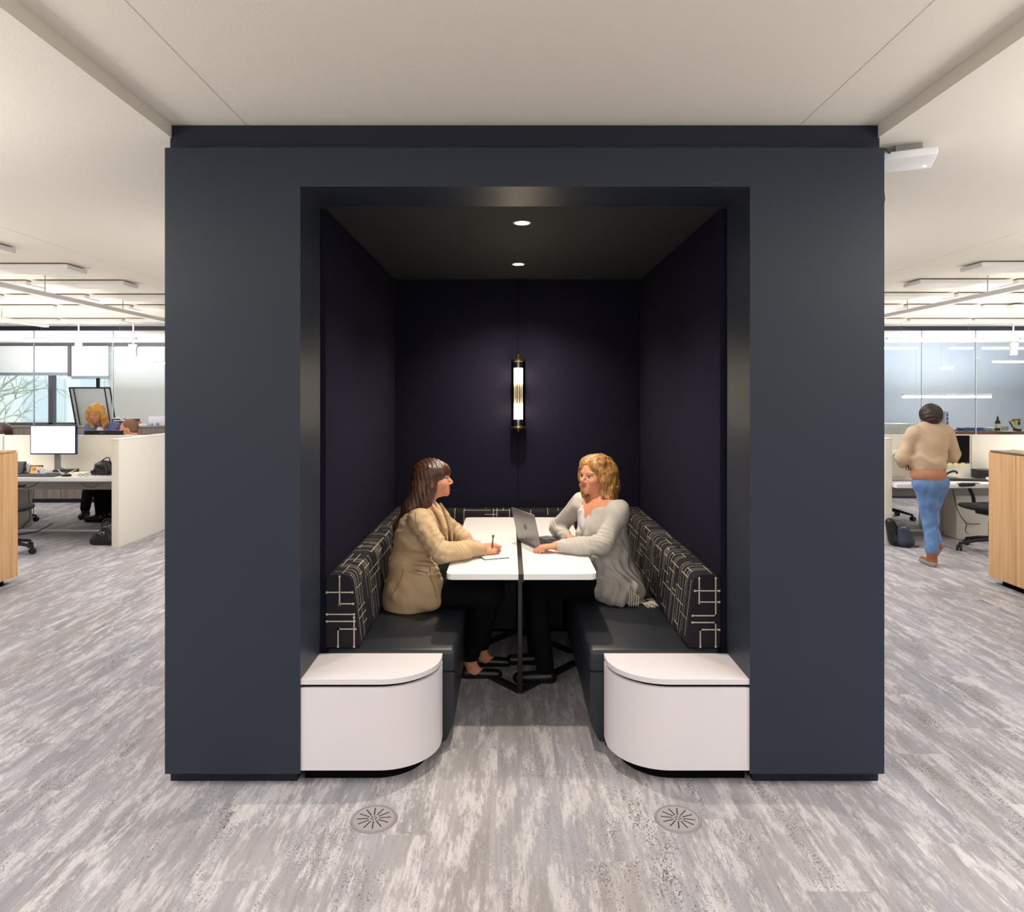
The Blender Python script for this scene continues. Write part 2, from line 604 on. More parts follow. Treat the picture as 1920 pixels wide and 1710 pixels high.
def carpet_mat():
    m = bpy.data.materials.new('plank_carpet')
    m.use_nodes = True
    nt = m.node_tree
    L = nt.links.new
    N = nt.nodes.new
    b = nt.nodes['Principled BSDF']
    b.inputs['Roughness'].default_value = 0.95
    b.inputs['Specular IOR Level'].default_value = 0.1
    tc = N('ShaderNodeTexCoord')
    # planks 0.25 x 1 m along y
    sx = N('ShaderNodeSeparateXYZ'); L(tc.outputs['Object'], sx.inputs[0])

    def M2(op, a, c=None):
        n = N('ShaderNodeMath'); n.operation = op
        for k, v in enumerate((a, c)):
            if v is None: continue
            if isinstance(v, (int, float)): n.inputs[k].default_value = v
            else: L(v, n.inputs[k])
        return n.outputs[0]
    col = M2('FLOOR', M2('ADD', M2('MULTIPLY', sx.outputs[0], 4.0), 40.2))
    row = M2('FLOOR', M2('ADD', sx.outputs[1], M2('FRACT', M2('MULTIPLY', col, 0.381))))
    cid = N('ShaderNodeCombineXYZ'); L(col, cid.inputs[0]); L(row, cid.inputs[1])
    wn = N('ShaderNodeTexWhiteNoise'); wn.noise_dimensions = '2D'; L(cid.outputs[0], wn.inputs['Vector'])
    # shift the pattern per plank
    sh = N('ShaderNodeVectorMath'); sh.operation = 'SCALE'
    cmb = N('ShaderNodeCombineXYZ'); cmb.inputs[0].default_value = 3.1; cmb.inputs[1].default_value = 7.7; cmb.inputs[2].default_value = 5.3
    L(cmb.outputs[0], sh.inputs[0]); L(wn.outputs['Value'], sh.inputs['Scale'])
    ad = N('ShaderNodeVectorMath'); ad.operation = 'ADD'
    L(tc.outputs['Object'], ad.inputs[0]); L(sh.outputs[0], ad.inputs[1])

    def noise(scale, detail=5, rough=0.6, dist=0.0):
        q = N('ShaderNodeMapping'); q.inputs['Scale'].default_value = scale
        L(ad.outputs[0], q.inputs[0])
        n = N('ShaderNodeTexNoise'); n.inputs['Scale'].default_value = 1; n.inputs['Detail'].default_value = detail
        n.inputs['Roughness'].default_value = rough; n.inputs['Distortion'].default_value = dist
        L(q.outputs[0], n.inputs['Vector'])
        return n.outputs['Fac']

    def ramp(f, stops):
        r = N('ShaderNodeValToRGB')
        while len(r.color_ramp.elements) < len(stops):
            r.color_ramp.elements.new(0.5)
        for e, (p, c) in zip(r.color_ramp.elements, stops):
            e.position = p; e.color = c
        L(f, r.inputs[0])
        return r.outputs[0]

    def mixc(f, a, c):
        x = N('ShaderNodeMix'); x.data_type = 'RGBA'
        if isinstance(f, float): x.inputs[0].default_value = f
        else: L(f, x.inputs[0])
        for s, i in ((a, 6), (c, 7)):
            if isinstance(s, tuple): x.inputs[i].default_value = s
            else: L(s, x.inputs[i])
        return x.outputs[2]
    base = ramp(noise((8, 0.9, 1), 4), [(0.3, rgb(130, 126, 128)), (0.46, rgb(150, 146, 149)), (0.6, rgb(163, 160, 166)), (0.72, rgb(148, 141, 140))])
    hue = ramp(noise((1.6, 0.5, 1), 2), [(0.35, rgb(150, 153, 168)), (0.6, rgb(162, 156, 154))])
    c1 = mixc(0.35, base, hue)
    # light worn patches with ragged edges, drawn out along the planks
    pm = ramp(noise((15, 3.0, 1), 12, 0.8, 0.0), [(0.49, (0, 0, 0, 1)), (0.57, (1, 1, 1, 1))])
    c2 = mixc(pm, c1, rgb(188, 185, 188))
    st = ramp(noise((60, 3.0, 1), 5, 0.7), [(0.40, (0.84, 0.84, 0.84, 1)), (0.62, (1.05, 1.05, 1.05, 1))])
    x = N('ShaderNodeMix'); x.data_type = 'RGBA'; x.blend_type = 'MULTIPLY'; x.inputs[0].default_value = 0.75
    L(c2, x.inputs[6]); L(st, x.inputs[7])
    # dark speckles gathered in clusters
    sp = noise((190, 120, 1), 3, 0.65)
    cl = noise((6.5, 2.2, 1), 4, 0.6)
    mu = N('ShaderNodeMath'); mu.operation = 'MULTIPLY_ADD'; mu.inputs[1].default_value = 0.55
    L(cl, mu.inputs[0]); L(sp, mu.inputs[2])
    sm = ramp(mu.outputs[0], [(0.915, (0, 0, 0, 1)), (0.95, (1, 1, 1, 1))])
    mxs = N('ShaderNodeMath'); mxs.operation = 'MULTIPLY'; mxs.inputs[1].default_value = 0.85
    L(sm, mxs.inputs[0])
    c4 = mixc(mxs.outputs[0], x.outputs[2], rgb(70, 64, 68))
    tone = N('ShaderNodeMapRange'); tone.inputs['To Min'].default_value = 0.9; tone.inputs['To Max'].default_value = 1.05
    L(wn.outputs['Value'], tone.inputs['Value'])
    hs = N('ShaderNodeHueSaturation'); L(tone.outputs[0], hs.inputs['Value']); L(c4, hs.inputs['Color'])
    L(hs.outputs[0], b.inputs['Base Color'])
    bp = N('ShaderNodeBump'); bp.inputs['Strength'].default_value = 0.35; bp.inputs['Distance'].default_value = 0.004
    L(noise((420, 300, 1), 2), bp.inputs['Height'])
    L(bp.outputs[0], b.inputs['Normal'])
    return m


carpet = carpet_mat()

# ------------------------------------------------------------------ the setting
struct('floor', MB().box(-14, 14, -6, 16, -0.1, 0), carpet)
ZC, ZS = 2.724, 2.671
XL, XR = -1.404, 1.535
cm = MB()
g = 0.0025
for (a, b_) in ((XL, -1.092 - g), (-1.092 + g, 1.21 - g), (1.21 + g, XR)):
    cm.box(a, b_, -6, 16, ZC, ZC + 0.1)
for (a, b_) in ((-14, -3.23 - g), (-3.23 + g, XL), (XR, 3.35 - g), (3.35 + g, 14)):
    cm.box(a, b_, -6, 16, ZS, ZC + 0.1)
cm.box(-14, 14, -6, 16, ZC + 0.1, ZC + 0.3)
for xs_ in (-1.092, 1.21):
    cm.box(xs_ - 0.02, xs_ + 0.02, -6, 16, ZC + 0.003, ZC + 0.09)
for xs_ in (-3.23, 3.35):
    cm.box(xs_ - 0.02, xs_ + 0.02, -6, 16, ZS + 0.003, ZS + 0.09)
struct('ceiling', cm, ceil_white)
struct('wall_left', MB().box(-14.2, -14, -6, 16, -0.1, 3.0), ceil_white)
struct('wall_rear', MB().box(-14.2, 14.2, -6.2, -6, -0.1, 3.0), ceil_white)
struct('wall_right', MB().box(14, 14.2, -6, 16, -0.1, 3.0), ceil_white)
# back wall on the right: blue-grey
wall_blue = mat('blue_grey_plaster', rgb(186, 196, 208), 0.85, noise=((0.5, 0.5, 0.6), rgb(166, 178, 192), 0.35, 0.65))
YB = 14.2
struct('wall_back', MB().box(-3.0, 14, YB, YB + 0.15, 0, ZC), wall_blue)
frost = mat('frosted_screen', rgb(230, 231, 231), 0.6)
struct('wall_back_panel', MB().box(-8.21, -3.0, YB, YB + 0.15, 0, ZC), frost)
blk = mat('graphite_frame', rgb(104, 104, 112), 0.5)
lw = MB().box(-14, -8.21, YB, YB + 0.15, 0, 1.0)
lw.box(-14, -8.21, YB, YB + 0.15, 2.6, ZC)
struct('wall_window_front', lw, ceil_white)
wf = MB()
wf.box(-14, -3.1, YB - 0.06, YB, 2.60, ZS)
for x in (-13.0, -11.3, -9.38):
    wf.box(x - 0.045, x + 0.045, YB - 0.02, YB + 0.1, 1.0, 2.6)
wf.box(-14, -8.21, YB - 0.02, YB + 0.1, 0.98, 1.04)
w1 = struct('window_1', wf, blk)
MB().box(-14, -8.21, YB + 0.04, YB + 0.05, 1.02, 2.6).build('pane', pane, w1)
# roller blinds of the windows
blind = mat('roller_blind_fabric', rgb(240, 240, 238), 0.9)
blind.node_tree.nodes['Principled BSDF'].inputs['Transmission Weight'].default_value = 0.0
alu = mat('blind_bar', rgb(150, 160, 170), 0.4, metal=0.4)
for (x0, x1, zb, lab) in ((-13.9, -8.965, 2.03, 'wide pale roller blind drawn halfway down the left window'),
                          (-8.895, -8.15, 1.96, 'narrow pale roller blind beside the grey mullion, hanging lower')):
    e = empty('roller_blind', (x0, YB - 0.1, zb), label=lab, cat='blind')
    MB().box(0, x1 - x0, -0.006, 0.006, 0.03, 2.60 - zb).build('cloth', blind, e)
    MB().box(0, x1 - x0, -0.02, 0.02, -0.03, 0.03, bev=0.005).build('bottom_bar', alu, e)
struct('trim_1', MB().box(-8.955, -8.905, YB - 0.14, YB - 0.07, 1.98, 2.6), blk)

# glass partition of the meeting rooms
YG = 10.8
for (i, x0, x1, seams) in ((1, -13, -1.5, (-12.0, -10.4, -8.0, -7.4, -6.17, -5.35)), (2, 1.8, 13, (6.43, 7.27, 8.0))):
    e = MB().box(x0, x1, YG - 0.04, YG + 0.04, ZS - 0.065, ZS)
    e.box(x0, x1, YG - 0.04, YG + 0.04, 0, 0.035)
    gw = struct('wall_glass_%s' % ('left' if i == 1 else 'right'), e, blue_edge)
    xs = [x0] + [s for s in (seams if i == 1 else (5.0, 6.43, 7.27, 8.47, 9.6, 11.2))] + [x1]
    for a, b_ in zip(xs[:-1], xs[1:]):
        MB().box(a + 0.006, b_ - 0.006, YG - 0.006, YG + 0.006, 0.035, ZS - 0.065).build('pane', pane, gw)
        sealm = mat('pane_joint', rgb(200, 215, 222), 0.3)
        MB().box(b_ - 0.006, b_ + 0.006, YG - 0.007, YG + 0.007, 0.035, ZS - 0.065).build('joint', sealm, gw)

# outside: pale ground, a leafless tree, a pale facade
struct('ground_outside', MB().box(-60, 40, 16.2, 60, -3.2, -3.0), mat('courtyard_paving', rgb(170, 175, 170), 0.9))
bark = mat('bark', rgb(150, 164, 140), 0.9, noise=((8, 8, 3), rgb(176, 186, 166), 0.35, 0.65))


def outdoor_tree(x, y, seed, label):
    rnd = random.Random(seed)
    e = empty('bare_tree', (x, y, -3.0), label=label, cat='tree')
    tr, brn = MB(), MB()
    tr.tube([(0, 0, 0), (0.1, 0, 1.5), (0.0, 0.1, 3.2), (0.2, 0, 4.6)], [0.22, 0.17, 0.13, 0.1], 10)

    def branch(p, d, L, r, depth):
        pts = [p]
        for k in range(5):
            d = (d + Vector((rnd.uniform(-.3, .3), rnd.uniform(-.3, .3), rnd.uniform(-.2, .22)))).normalized()
            pts.append(pts[-1] + d * L / 5)
        brn.tube(pts, [r * (1 - 0.13 * i) for i in range(6)], 5)
        if depth > 0:
            for k in range(4):
                i = rnd.choice((2, 3, 4, 5))
                nd = (d + Vector((rnd.uniform(-1, 1), rnd.uniform(-1, 1), rnd.uniform(-.7, .8)))).normalized()
                branch(pts[i], nd, L * 0.66, r * 0.55, depth - 1)
    for k in range(11):
        z = 2.6 + 0.2 * k
        a = rnd.uniform(0, 6.28)
        branch(Vector((0.1, 0, z)), Vector((math.cos(a), math.sin(a) * 0.6, 0.25)), 2.2, 0.06, 3)
    tr.build('trunk', bark, e)
    brn.build('branches', bark, e)


outdoor_tree(-17.2, 20.5, 3, 'bare greenish tree seen through the left window pane')
outdoor_tree(-10.6, 23.5, 8, 'bare tree outside, right of the window mullion')
fac = mat('pale_facade', rgb(236, 240, 236), 0.8)
fm = MB().box(-26, -6, 30, 36, -3, 9)
fo = thing_mesh('office_building', fm, fac, 'pale building with large blue windows across the courtyard', 'building')
fw = mat('facade_glass', rgb(212, 226, 230), 0.5, metal=0.0)
for ix in range(6):
    for iz in range(4):
        MB().box(-21 + ix * 2.5, -19.2 + ix * 2.5, 29.93, 30.02, -2.2 + iz * 2.7, -0.4 + iz * 2.7).build('window', fw, fo)

# acoustic rafts below the ceiling, in rows
raft_y = [2.3 + 0.82 * k for k in range(11)]
proto = None
for side, cols, ys in ((-1, (-3.57, -4.47, -5.37, -6.27, -7.17), (4.75, 5.6, 6.41, 7.3, 8.16, 9.6)),
                       (1, (3.76, 4.66, 5.56, 6.46, 7.36), (4.72, 5.51, 6.34, 7.18, 8.1, 9.6))):
    for iy, y in enumerate(ys):
        for ic, x in enumerate(cols):
            far = abs(x) > 0.74 * y + 0.3
            if far:
                continue
            w = 0.85
            if proto is None:
                proto = MB().box(0, w, 0, 0.27, -0.036, 0, bev=0.002).build('acoustic_raft', raft_white)
                MB().tube([(0.15, 0.135, 0), (0.15, 0.135, 0.012)], 0.005, 6).build('bracket', grey_metal, proto)
                MB().tube([(w - 0.15, 0.135, 0), (w - 0.15, 0.135, 0.012)], 0.005, 6).build('bracket', grey_metal, proto)
                o = proto
            else:
                o = copy_tree(proto)
            o.location = (x if side > 0 else x - w, y, ZS - 0.012)
            sd = 'left' if side < 0 else 'right'
            rows = ['row one', 'row two', 'row three', 'row four', 'row five', 'last row']
            cn = ['nearest the booth', 'second out', 'third out', 'fourth out', 'fifth out'][ic]
            tag(o, 'white raft under the %s ceiling, %s from the camera, %s' % (sd, rows[iy], cn), 'ceiling raft', 'acoustic rafts under the %s ceiling' % sd)

# cable tracks hung below the ceiling, running towards the back
def track(x, y0, y1, z, label):
    e = empty('ceiling_track', (x, y0, z), label=label, cat='track')
    MB().box(-0.03, 0.03, 0, y1 - y0, -0.02, 0.02, bev=0.003).build('rail', raft_white, e)
    k = 0
    y = 0.35
    while y < y1 - y0:
        MB().tube([(0, y, 0.02), (0, y, ZS - z)], 0.004, 6).build('hanger', grey_metal, e)
        y += 1.25
    return e


track(-4.15, 4.6, 9.9, 2.50, 'long white ceiling track on the left, running past the rafts')
track(4.28, 4.6, 9.9, 2.50, 'long white ceiling track on the right, running past the rafts')
track(-6.0, 6.6, 9.0, 2.50, 'short white ceiling track further left, near the frame edge')

# linear pendant lamps, and glowing bars added in place of glass reflections
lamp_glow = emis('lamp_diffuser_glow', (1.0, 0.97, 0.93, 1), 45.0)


def pendant(x0, x1, y, z, label, hh=0.03, up=None):
    e = empty('linear_lamp_or_reflection', ((x0 + x1) / 2, y, z), label=label, cat='lamp')
    w = (x1 - x0) / 2
    MB().box(-w, w, -0.03, 0.03, 0.0, hh, bev=0.004).build('housing', white_plastic, e)
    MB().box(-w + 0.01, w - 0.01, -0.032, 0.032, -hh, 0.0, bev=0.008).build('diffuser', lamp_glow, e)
    for s in (-0.7, 0.7):
        MB().tube([(s * w, 0, hh), (s * w, 0, ZS - z)], 0.0015, 5).build('wire', grey_metal, e)
    return e


def px(p, d):
    return (p - CX) * d / F


pendant(px(46, 10), px(256, 10), 10, 1.6 + 104 * 10 / F, 'long glowing linear lamp over the left desks, nearest to the blinds')
pendant(px(1662, 10), px(1843, 10), 10, 1.6 + 104 * 10 / F, 'long glowing linear lamp next to the right edge of the booth')
pendant(px(1912, 10), px(2110, 10), 10, 1.6 + 104 * 10 / F, 'glowing linear lamp cut off by the right frame edge, upper')
pendant(px(218, 12.5), px(420, 12.5), 12.5, 1.6 + 61 * 12.5 / F, 'thin glowing bar behind the glass in place of a reflection, left of the booth', 0.02)  # this and the next three: glowing bars added for reflections in the glass
pendant(px(1692, 12.5), px(1858, 12.5), 12.5, 1.6 - 1 * 12.5 / F, 'low hung glowing bar at head height, in place of a reflection in the right glass', 0.035)
pendant(px(1761, 13.2), px(1786, 13.2), 13.2, 1.6 + 51 * 13.2 / F, 'very short glowing bar in place of a reflection in the right glass wall', 0.02)
pendant(px(1862, 12.5), px(2050, 12.5), 12.5, 1.6 + 63 * 12.5 / F, 'thin glowing bar in place of a glass reflection, at the right frame edge', 0.02)

# ceiling spots
spot_glow = emis('spot_glow', (1.0, 0.96, 0.9, 1), 8.0)
for (a, y_, d, lab) in ((147.5, 657, 10.4, 'white cylinder ceiling spot under the linear lamp, left one'),
                        (250, 668, 10.4, 'white cylinder ceiling spot under the linear lamp, right one'),
                        (1900, 665, 10.4, 'white cylinder ceiling spot near the right frame edge')):
    zz = 1.6 - (y_ - CY) * d / F
    e = empty('cylinder_spot', (px(a, d), d, zz), label=lab, cat='spotlight')
    MB().lathe([(0.04, 0.0), (0.052, 0.0), (0.052, 0.15), (0.012, 0.15), (0.012, ZS - zz)], n=20).build('body', white_plastic, e)
    MB().lathe([(0.0, -0.001), (0.045, -0.001), (0.045, 0.012)], n=20).build('lens', spot_glow, e)
    MB().box(-0.06, 0.06, -0.03, 0.03, 0.12, 0.18, bev=0.005).build('bracket', white_plastic, e)

# wireless box under the ceiling by the booth
e = empty('wireless_box', (1.725, 3.0, 2.60), math.radians(-24), label='white square wireless box under the ceiling, right of the booth top', cat='access point')
MB().box(-0.10, 0.10, -0.10, 0.10, 0, 0.032, bev=0.006).build('case', white_plastic, e)
MB().box(-0.05, 0.05, -0.05, 0.05, 0.035, 0.070).build('mount', grey_metal, e)
MB().lathe([(0.0, -0.002), (0.006, -0.002), (0.006, 0.001)], c=(0.07, 0.06, 0), n=12).build('indicator_light', emis('indicator', (1, 1, 1, 1), 3.0), e)
thing_mesh('black_cable', MB().tube(smooth_path([(1.545, 3.0, 2.615), (1.56, 2.96, 2.64), (1.59, 2.93, 2.64), (1.625, 2.95, 2.622)]), 0.005, 8), black_plastic,
           'thin black cable from the booth top to the white wireless box', 'cable')
thing_mesh('black_cable', MB().tube(smooth_path([(1.535, 2.86, 2.47), (1.545, 2.86, 2.43), (1.546, 2.86, 2.40), (1.535, 2.86, 2.365)]), 0.004, 8), black_plastic,
           'short loop of black cable on the right edge of the booth frame', 'cable')
thing_mesh('ceiling_device', MB().box(px(1902, 8), px(1930, 8), 8, 8.15, ZS - 0.12, ZS - 0.02, bev=0.01), white_plastic,
           'small white ceiling box cut off by the right frame edge', 'ceiling device')

# floor vents
def vent(x, y, rz, label):
    e = empty('floor_vent', (x, y, 0), rz, label, 'floor vent', 'round floor vents before the booth')
    vm = mat('vent_grey_plastic', rgb(150, 144, 148), 0.5)
    rim = mat('vent_rim', rgb(136, 130, 134), 0.5)
    MB().lathe([(0.0, 0.005), (0.076, 0.005), (0.0775, 0.003)], n=48).build('plate', vm, e)
    MB().lathe([(0.0775, 0.0), (0.0775, 0.006), (0.084, 0.0065), (0.088, 0.0)], n=48).build('rim', rim, e)
    s = MB()
    for k in range(12):
        a = k * math.pi / 6
        M = Matrix.Rotation(a, 4, 'Z')
        s.box(0.02, 0.064, -0.0022, 0.0022, 0.0045, 0.0056, M=M)
        if k % 2 == 0:
            s.box(0.006, 0.014, -0.0018, 0.0018, 0.0045, 0.0056, M=Matrix.Rotation(a + 0.26, 4, 'Z'))
    s.build('slots', grey_ink, e)


vent(px(701, 2.615), 2.615, 0.1, 'round grey floor vent before the left white box')
vent(px(1271, 2.615), 2.615, 0.35, 'round grey floor vent before the right white box')

# ------------------------------------------------------------------ the booth
YF, YI, YE = 2.832, 3.13, 5.10
booth = empty('seating_booth', (0.063, YF, 0), label='dark navy built-in seating booth filling the middle, reaching the ceiling', cat='booth')
booth_loc = Vector((0.063, YF, 0))


def bpart(name, mb, m, parent=booth):
    return mb.xform(Matrix.Translation(-booth_loc)).build(name, m, parent)


bpart('front_frame', MB().prism([(-1.406, 0.053), (-0.853, 0.053), (-0.853, 2.452), (0.984, 2.452), (0.984, 0.053), (1.533, 0.053), (1.533, 2.611), (-1.406, 2.611)], YF, YI, axis='y'), navy)
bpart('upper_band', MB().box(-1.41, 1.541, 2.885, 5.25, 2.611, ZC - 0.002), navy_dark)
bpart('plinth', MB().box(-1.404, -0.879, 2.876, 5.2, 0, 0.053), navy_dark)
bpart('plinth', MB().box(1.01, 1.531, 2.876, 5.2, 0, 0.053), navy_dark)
bpart('side_wall', MB().box(-1.404, -0.89, YI + 0.001, 5.25, 0.053, 2.611), navy)
bpart('side_wall', MB().box(1.02, 1.531, YI + 0.001, 5.25, 0.053, 2.611), navy)
bpart('rear_wall', MB().box(-0.89, 1.02, 5.14, 5.25, 0, 2.611), navy)
bpart('inner_ceiling', MB().box(-0.889, 1.019, YI + 0.001, 5.139, 2.452, 2.6), booth_ceil)
bpart('acoustic_panel', MB().box(-0.889, -0.835, YI + 0.035, YE, 0.02, 2.45, bev=0.004), felt)
bpart('acoustic_panel', MB().box(0.962, 1.019, YI + 0.035, YE, 0.02, 2.45, bev=0.004), felt)
bpart('acoustic_panel', MB().box(-0.835, 0.066, YE, 5.139, 0.02, 2.45, bev=0.004), felt)
bpart('acoustic_panel', MB().box(0.068, 0.962, YE, 5.139, 0.02, 2.45, bev=0.004), felt)

# downlights of the booth
glow_down = emis('downlight_glow', (1.0, 0.93, 0.82, 1), 45.0)
for (x, y, pw, lab) in ((0.064, 3.42, 58, 'round recessed downlight of the booth ceiling, nearer one'), (0.061, 4.50, 46, 'round recessed downlight of the booth ceiling, further one')):
    e = empty('downlight', (x, y, 2.452), label=lab, cat='downlight', group='recessed downlights of the booth')
    MB().lathe([(0.036, 0.0), (0.036, -0.004), (0.046, -0.004), (0.05, 0.0)], n=32).build('ring', mat('downlight_ring', rgb(90, 84, 78), 0.4), e)
    MB().lathe([(0.0, -0.001), (0.036, -0.001)], n=32).build('lens', glow_down, e)
    sp = bpy.data.lights.new('downlight_beam', 'SPOT')
    sp.energy = pw * 2.0
    sp.color = (1.0, 0.88, 0.72)
    sp.spot_size = math.radians(132)
    sp.spot_blend = 0.75
    sp.shadow_soft_size = 0.03
    so = bpy.data.objects.new('downlight_beam', sp)
    so.location = (x, y, 2.44)
    COL.objects.link(so)

# tube wall lamp
lx, ly = 0.067, 5.025
e = empty('tube_wall_lamp', (lx, ly, 1.365), label='brass and glass tube lamp with two glowing ends on the booth back wall', cat='wall lamp')
MB().lathe([(0.0, -0.035), (0.012, -0.03), (0.014, -0.008), (0.055, -0.006), (0.055, 0.006), (0.05, 0.012), (0.0, 0.012)], n=32).build('bottom_cap', brass, e)
MB().lathe([(0.0, 0.478), (0.05, 0.478), (0.055, 0.484), (0.055, 0.496), (0.014, 0.498), (0.012, 0.53), (0.0, 0.535)], n=32).build('top_cap', brass, e)
MB().lathe([(0.052, 0.012), (0.052, 0.478), (0.049, 0.478), (0.049, 0.012), (0.052, 0.012)], n=40).build('glass_tube', pane, e)
fg = emis('frosted_glow', (1.0, 0.83, 0.52, 1), 16.0)
MB().lathe([(0.0, 0.062), (0.044, 0.062), (0.047, 0.08), (0.042, 0.172), (0.0, 0.172)], n=32).build('frosted_shade', fg, e)
MB().lathe([(0.0, 0.318), (0.042, 0.318), (0.047, 0.41), (0.044, 0.43), (0.0, 0.43)], n=32).build('frosted_shade', fg, e)
rm = mat('glass_rod', rgb(240, 230, 208), 0.3, metal=0.1)
for a in range(5):
    an = math.radians(-90 + (a - 2) * 32)
    MB().tube([(0.033 * math.cos(an), 0.033 * math.sin(an), 0.172), (0.033 * math.cos(an), 0.033 * math.sin(an), 0.318)], 0.0045, 8).build('rod', rm, e)
MB().tube([(0, 0, 0.012), (0, 0, 0.062)], 0.009, 10).build('socket', chrome, e)
MB().tube([(0, 0, 0.43), (0, 0, 0.478)], 0.009, 10).build('socket', chrome, e)
mt = MB()
mt.box(-0.012, 0.012, 0.0, 0.075, -0.012, 0.0); mt.box(-0.012, 0.012, 0.0, 0.075, 0.49, 0.502)
mt.build('bracket', brass, e)
for zz in (1.48, 1.74):
    pl = bpy.data.lights.new('tube_lamp_light', 'POINT')
    pl.energy = 2.6
    pl.color = (1.0, 0.82, 0.55)
    pl.shadow_soft_size = 0.045
    po = bpy.data.objects.new('tube_lamp_light', pl)
    po.location = (lx, ly - 0.075, zz)
    COL.objects.link(po)

# front white boxes at the bench ends
def end_box(mirror, label):
    x0, xin = (-0.853, -0.30) if not mirror else (0.984, 0.428)
    sg = 1 if not mirror else -1
    yb, yf = 3.127, 2.838

    def outline(inset, r=0.235, yfo=yf):
        pts = [(x0, yb), (x0, yfo + inset)]
        rr = r
        cx, cy = xin - sg * (inset + rr), yfo + inset + rr * 1.0
        for k in range(13):
            a = -math.pi / 2 + k * (math.pi / 2) / 12
            pts.append((cx + sg * rr * math.cos(a), cy + rr * math.sin(a) * 1.12 if False else cy + rr * math.sin(a)))
        pts.append((xin - sg * inset, yb))
        return pts
    e = empty('bench_end_box', ((x0 + xin) / 2, (yb + yf) / 2, 0), label=label, cat='box', group='white boxes at the bench ends')
    T = Matrix.Translation(-e.location)
    MB().prism(outline(0.0), 0.064, 0.402, smooth=True).xform(T).build('body', laminate, e)
    MB().prism(outline(0.012), 0.402, 0.415).xform(T).build('shadow_gap', black, e)
    MB().prism(outline(0.0), 0.415, 0.436, smooth=True).xform(T).build('lid', laminate, e)
    MB().prism(outline(0.06, 0.2), 0.0, 0.064).xform(T).build('plinth', black, e)


end_box(False, 'low white box with rounded corner ending the left bench')
end_box(True, 'low white box with rounded corner ending the right bench')

# bench seats
def rounded(pts, rs, n=5):
    """2D polygon with rounded corners"""
    out = []
    N = len(pts)
    for i in range(N):
        p0, p1, p2 = Vector(pts[i - 1]), Vector(pts[i]), Vector(pts[(i + 1) % N])
        r = rs[i] if isinstance(rs, (list, tuple)) else rs
        if r <= 0:
            out.append(tuple(p1)); continue
        a, b = (p0 - p1).normalized(), (p2 - p1).normalized()
        ang = a.angle(b)
        t = min(r / math.tan(ang / 2), (p0 - p1).length * 0.49, (p2 - p1).length * 0.49)
        q0, q2 = p1 + a * t, p1 + b * t
        for k in range(n + 1):
            s = k / n
            out.append(tuple((1 - s) ** 2 * q0 + 2 * s * (1 - s) * p1 + s * s * q2))
    return out


SZ = 0.45
xlw, xrw = -0.833, 0.960
xli, xri = -0.243, 0.362

bench = empty('corner_bench', (0.063, 4.2, 0), label='black leather U-shaped bench lining the booth', cat='bench')
T = Matrix.Translation(-bench.location)


def seat_box(x0, x1, y0, y1, z0, z1, bev):
    return MB().box(x0, x1, y0, y1, z0, z1, bev=bev).xform(T)


seat_box(xlw, xli, 3.135, 5.09, 0.34, SZ, 0.024).build('seat', leather, bench)
seat_box(xri, xrw, 3.135, 5.09, 0.34, SZ, 0.024).build('seat', leather, bench)
seat_box(xli + 0.002, xri - 0.002, 4.62, 5.09, 0.34, SZ, 0.024).build('seat', leather, bench)
MB().prism(rounded([(xlw, 0.03), (xli - 0.045, 0.03), (xli - 0.006, 0.12), (xli - 0.006, 0.345), (xlw, 0.345)], [0, 0.03, 0.03, 0, 0]), 3.14, 5.09, axis='y').xform(T).build('base', leather, bench)
MB().prism(rounded([(xrw, 0.03), (xri + 0.045, 0.03), (xri + 0.006, 0.12), (xri + 0.006, 0.345), (xrw, 0.345)], [0, 0.03, 0.03, 0, 0]), 3.14, 5.09, axis='y').xform(T).build('base', leather, bench)
MB().box(xli, xri, 4.66, 5.09, 0.03, 0.345).xform(T).build('base', leather, bench)
kp = MB()
kp.box(xlw, xli - 0.08, 3.17, 5.09, 0, 0.03); kp.box(xri + 0.08, xrw, 3.17, 5.09, 0, 0.03); kp.box(xli - 0.08, xri + 0.08, 4.7, 5.09, 0, 0.03)
kp.xform(T).build('plinth', black, bench)


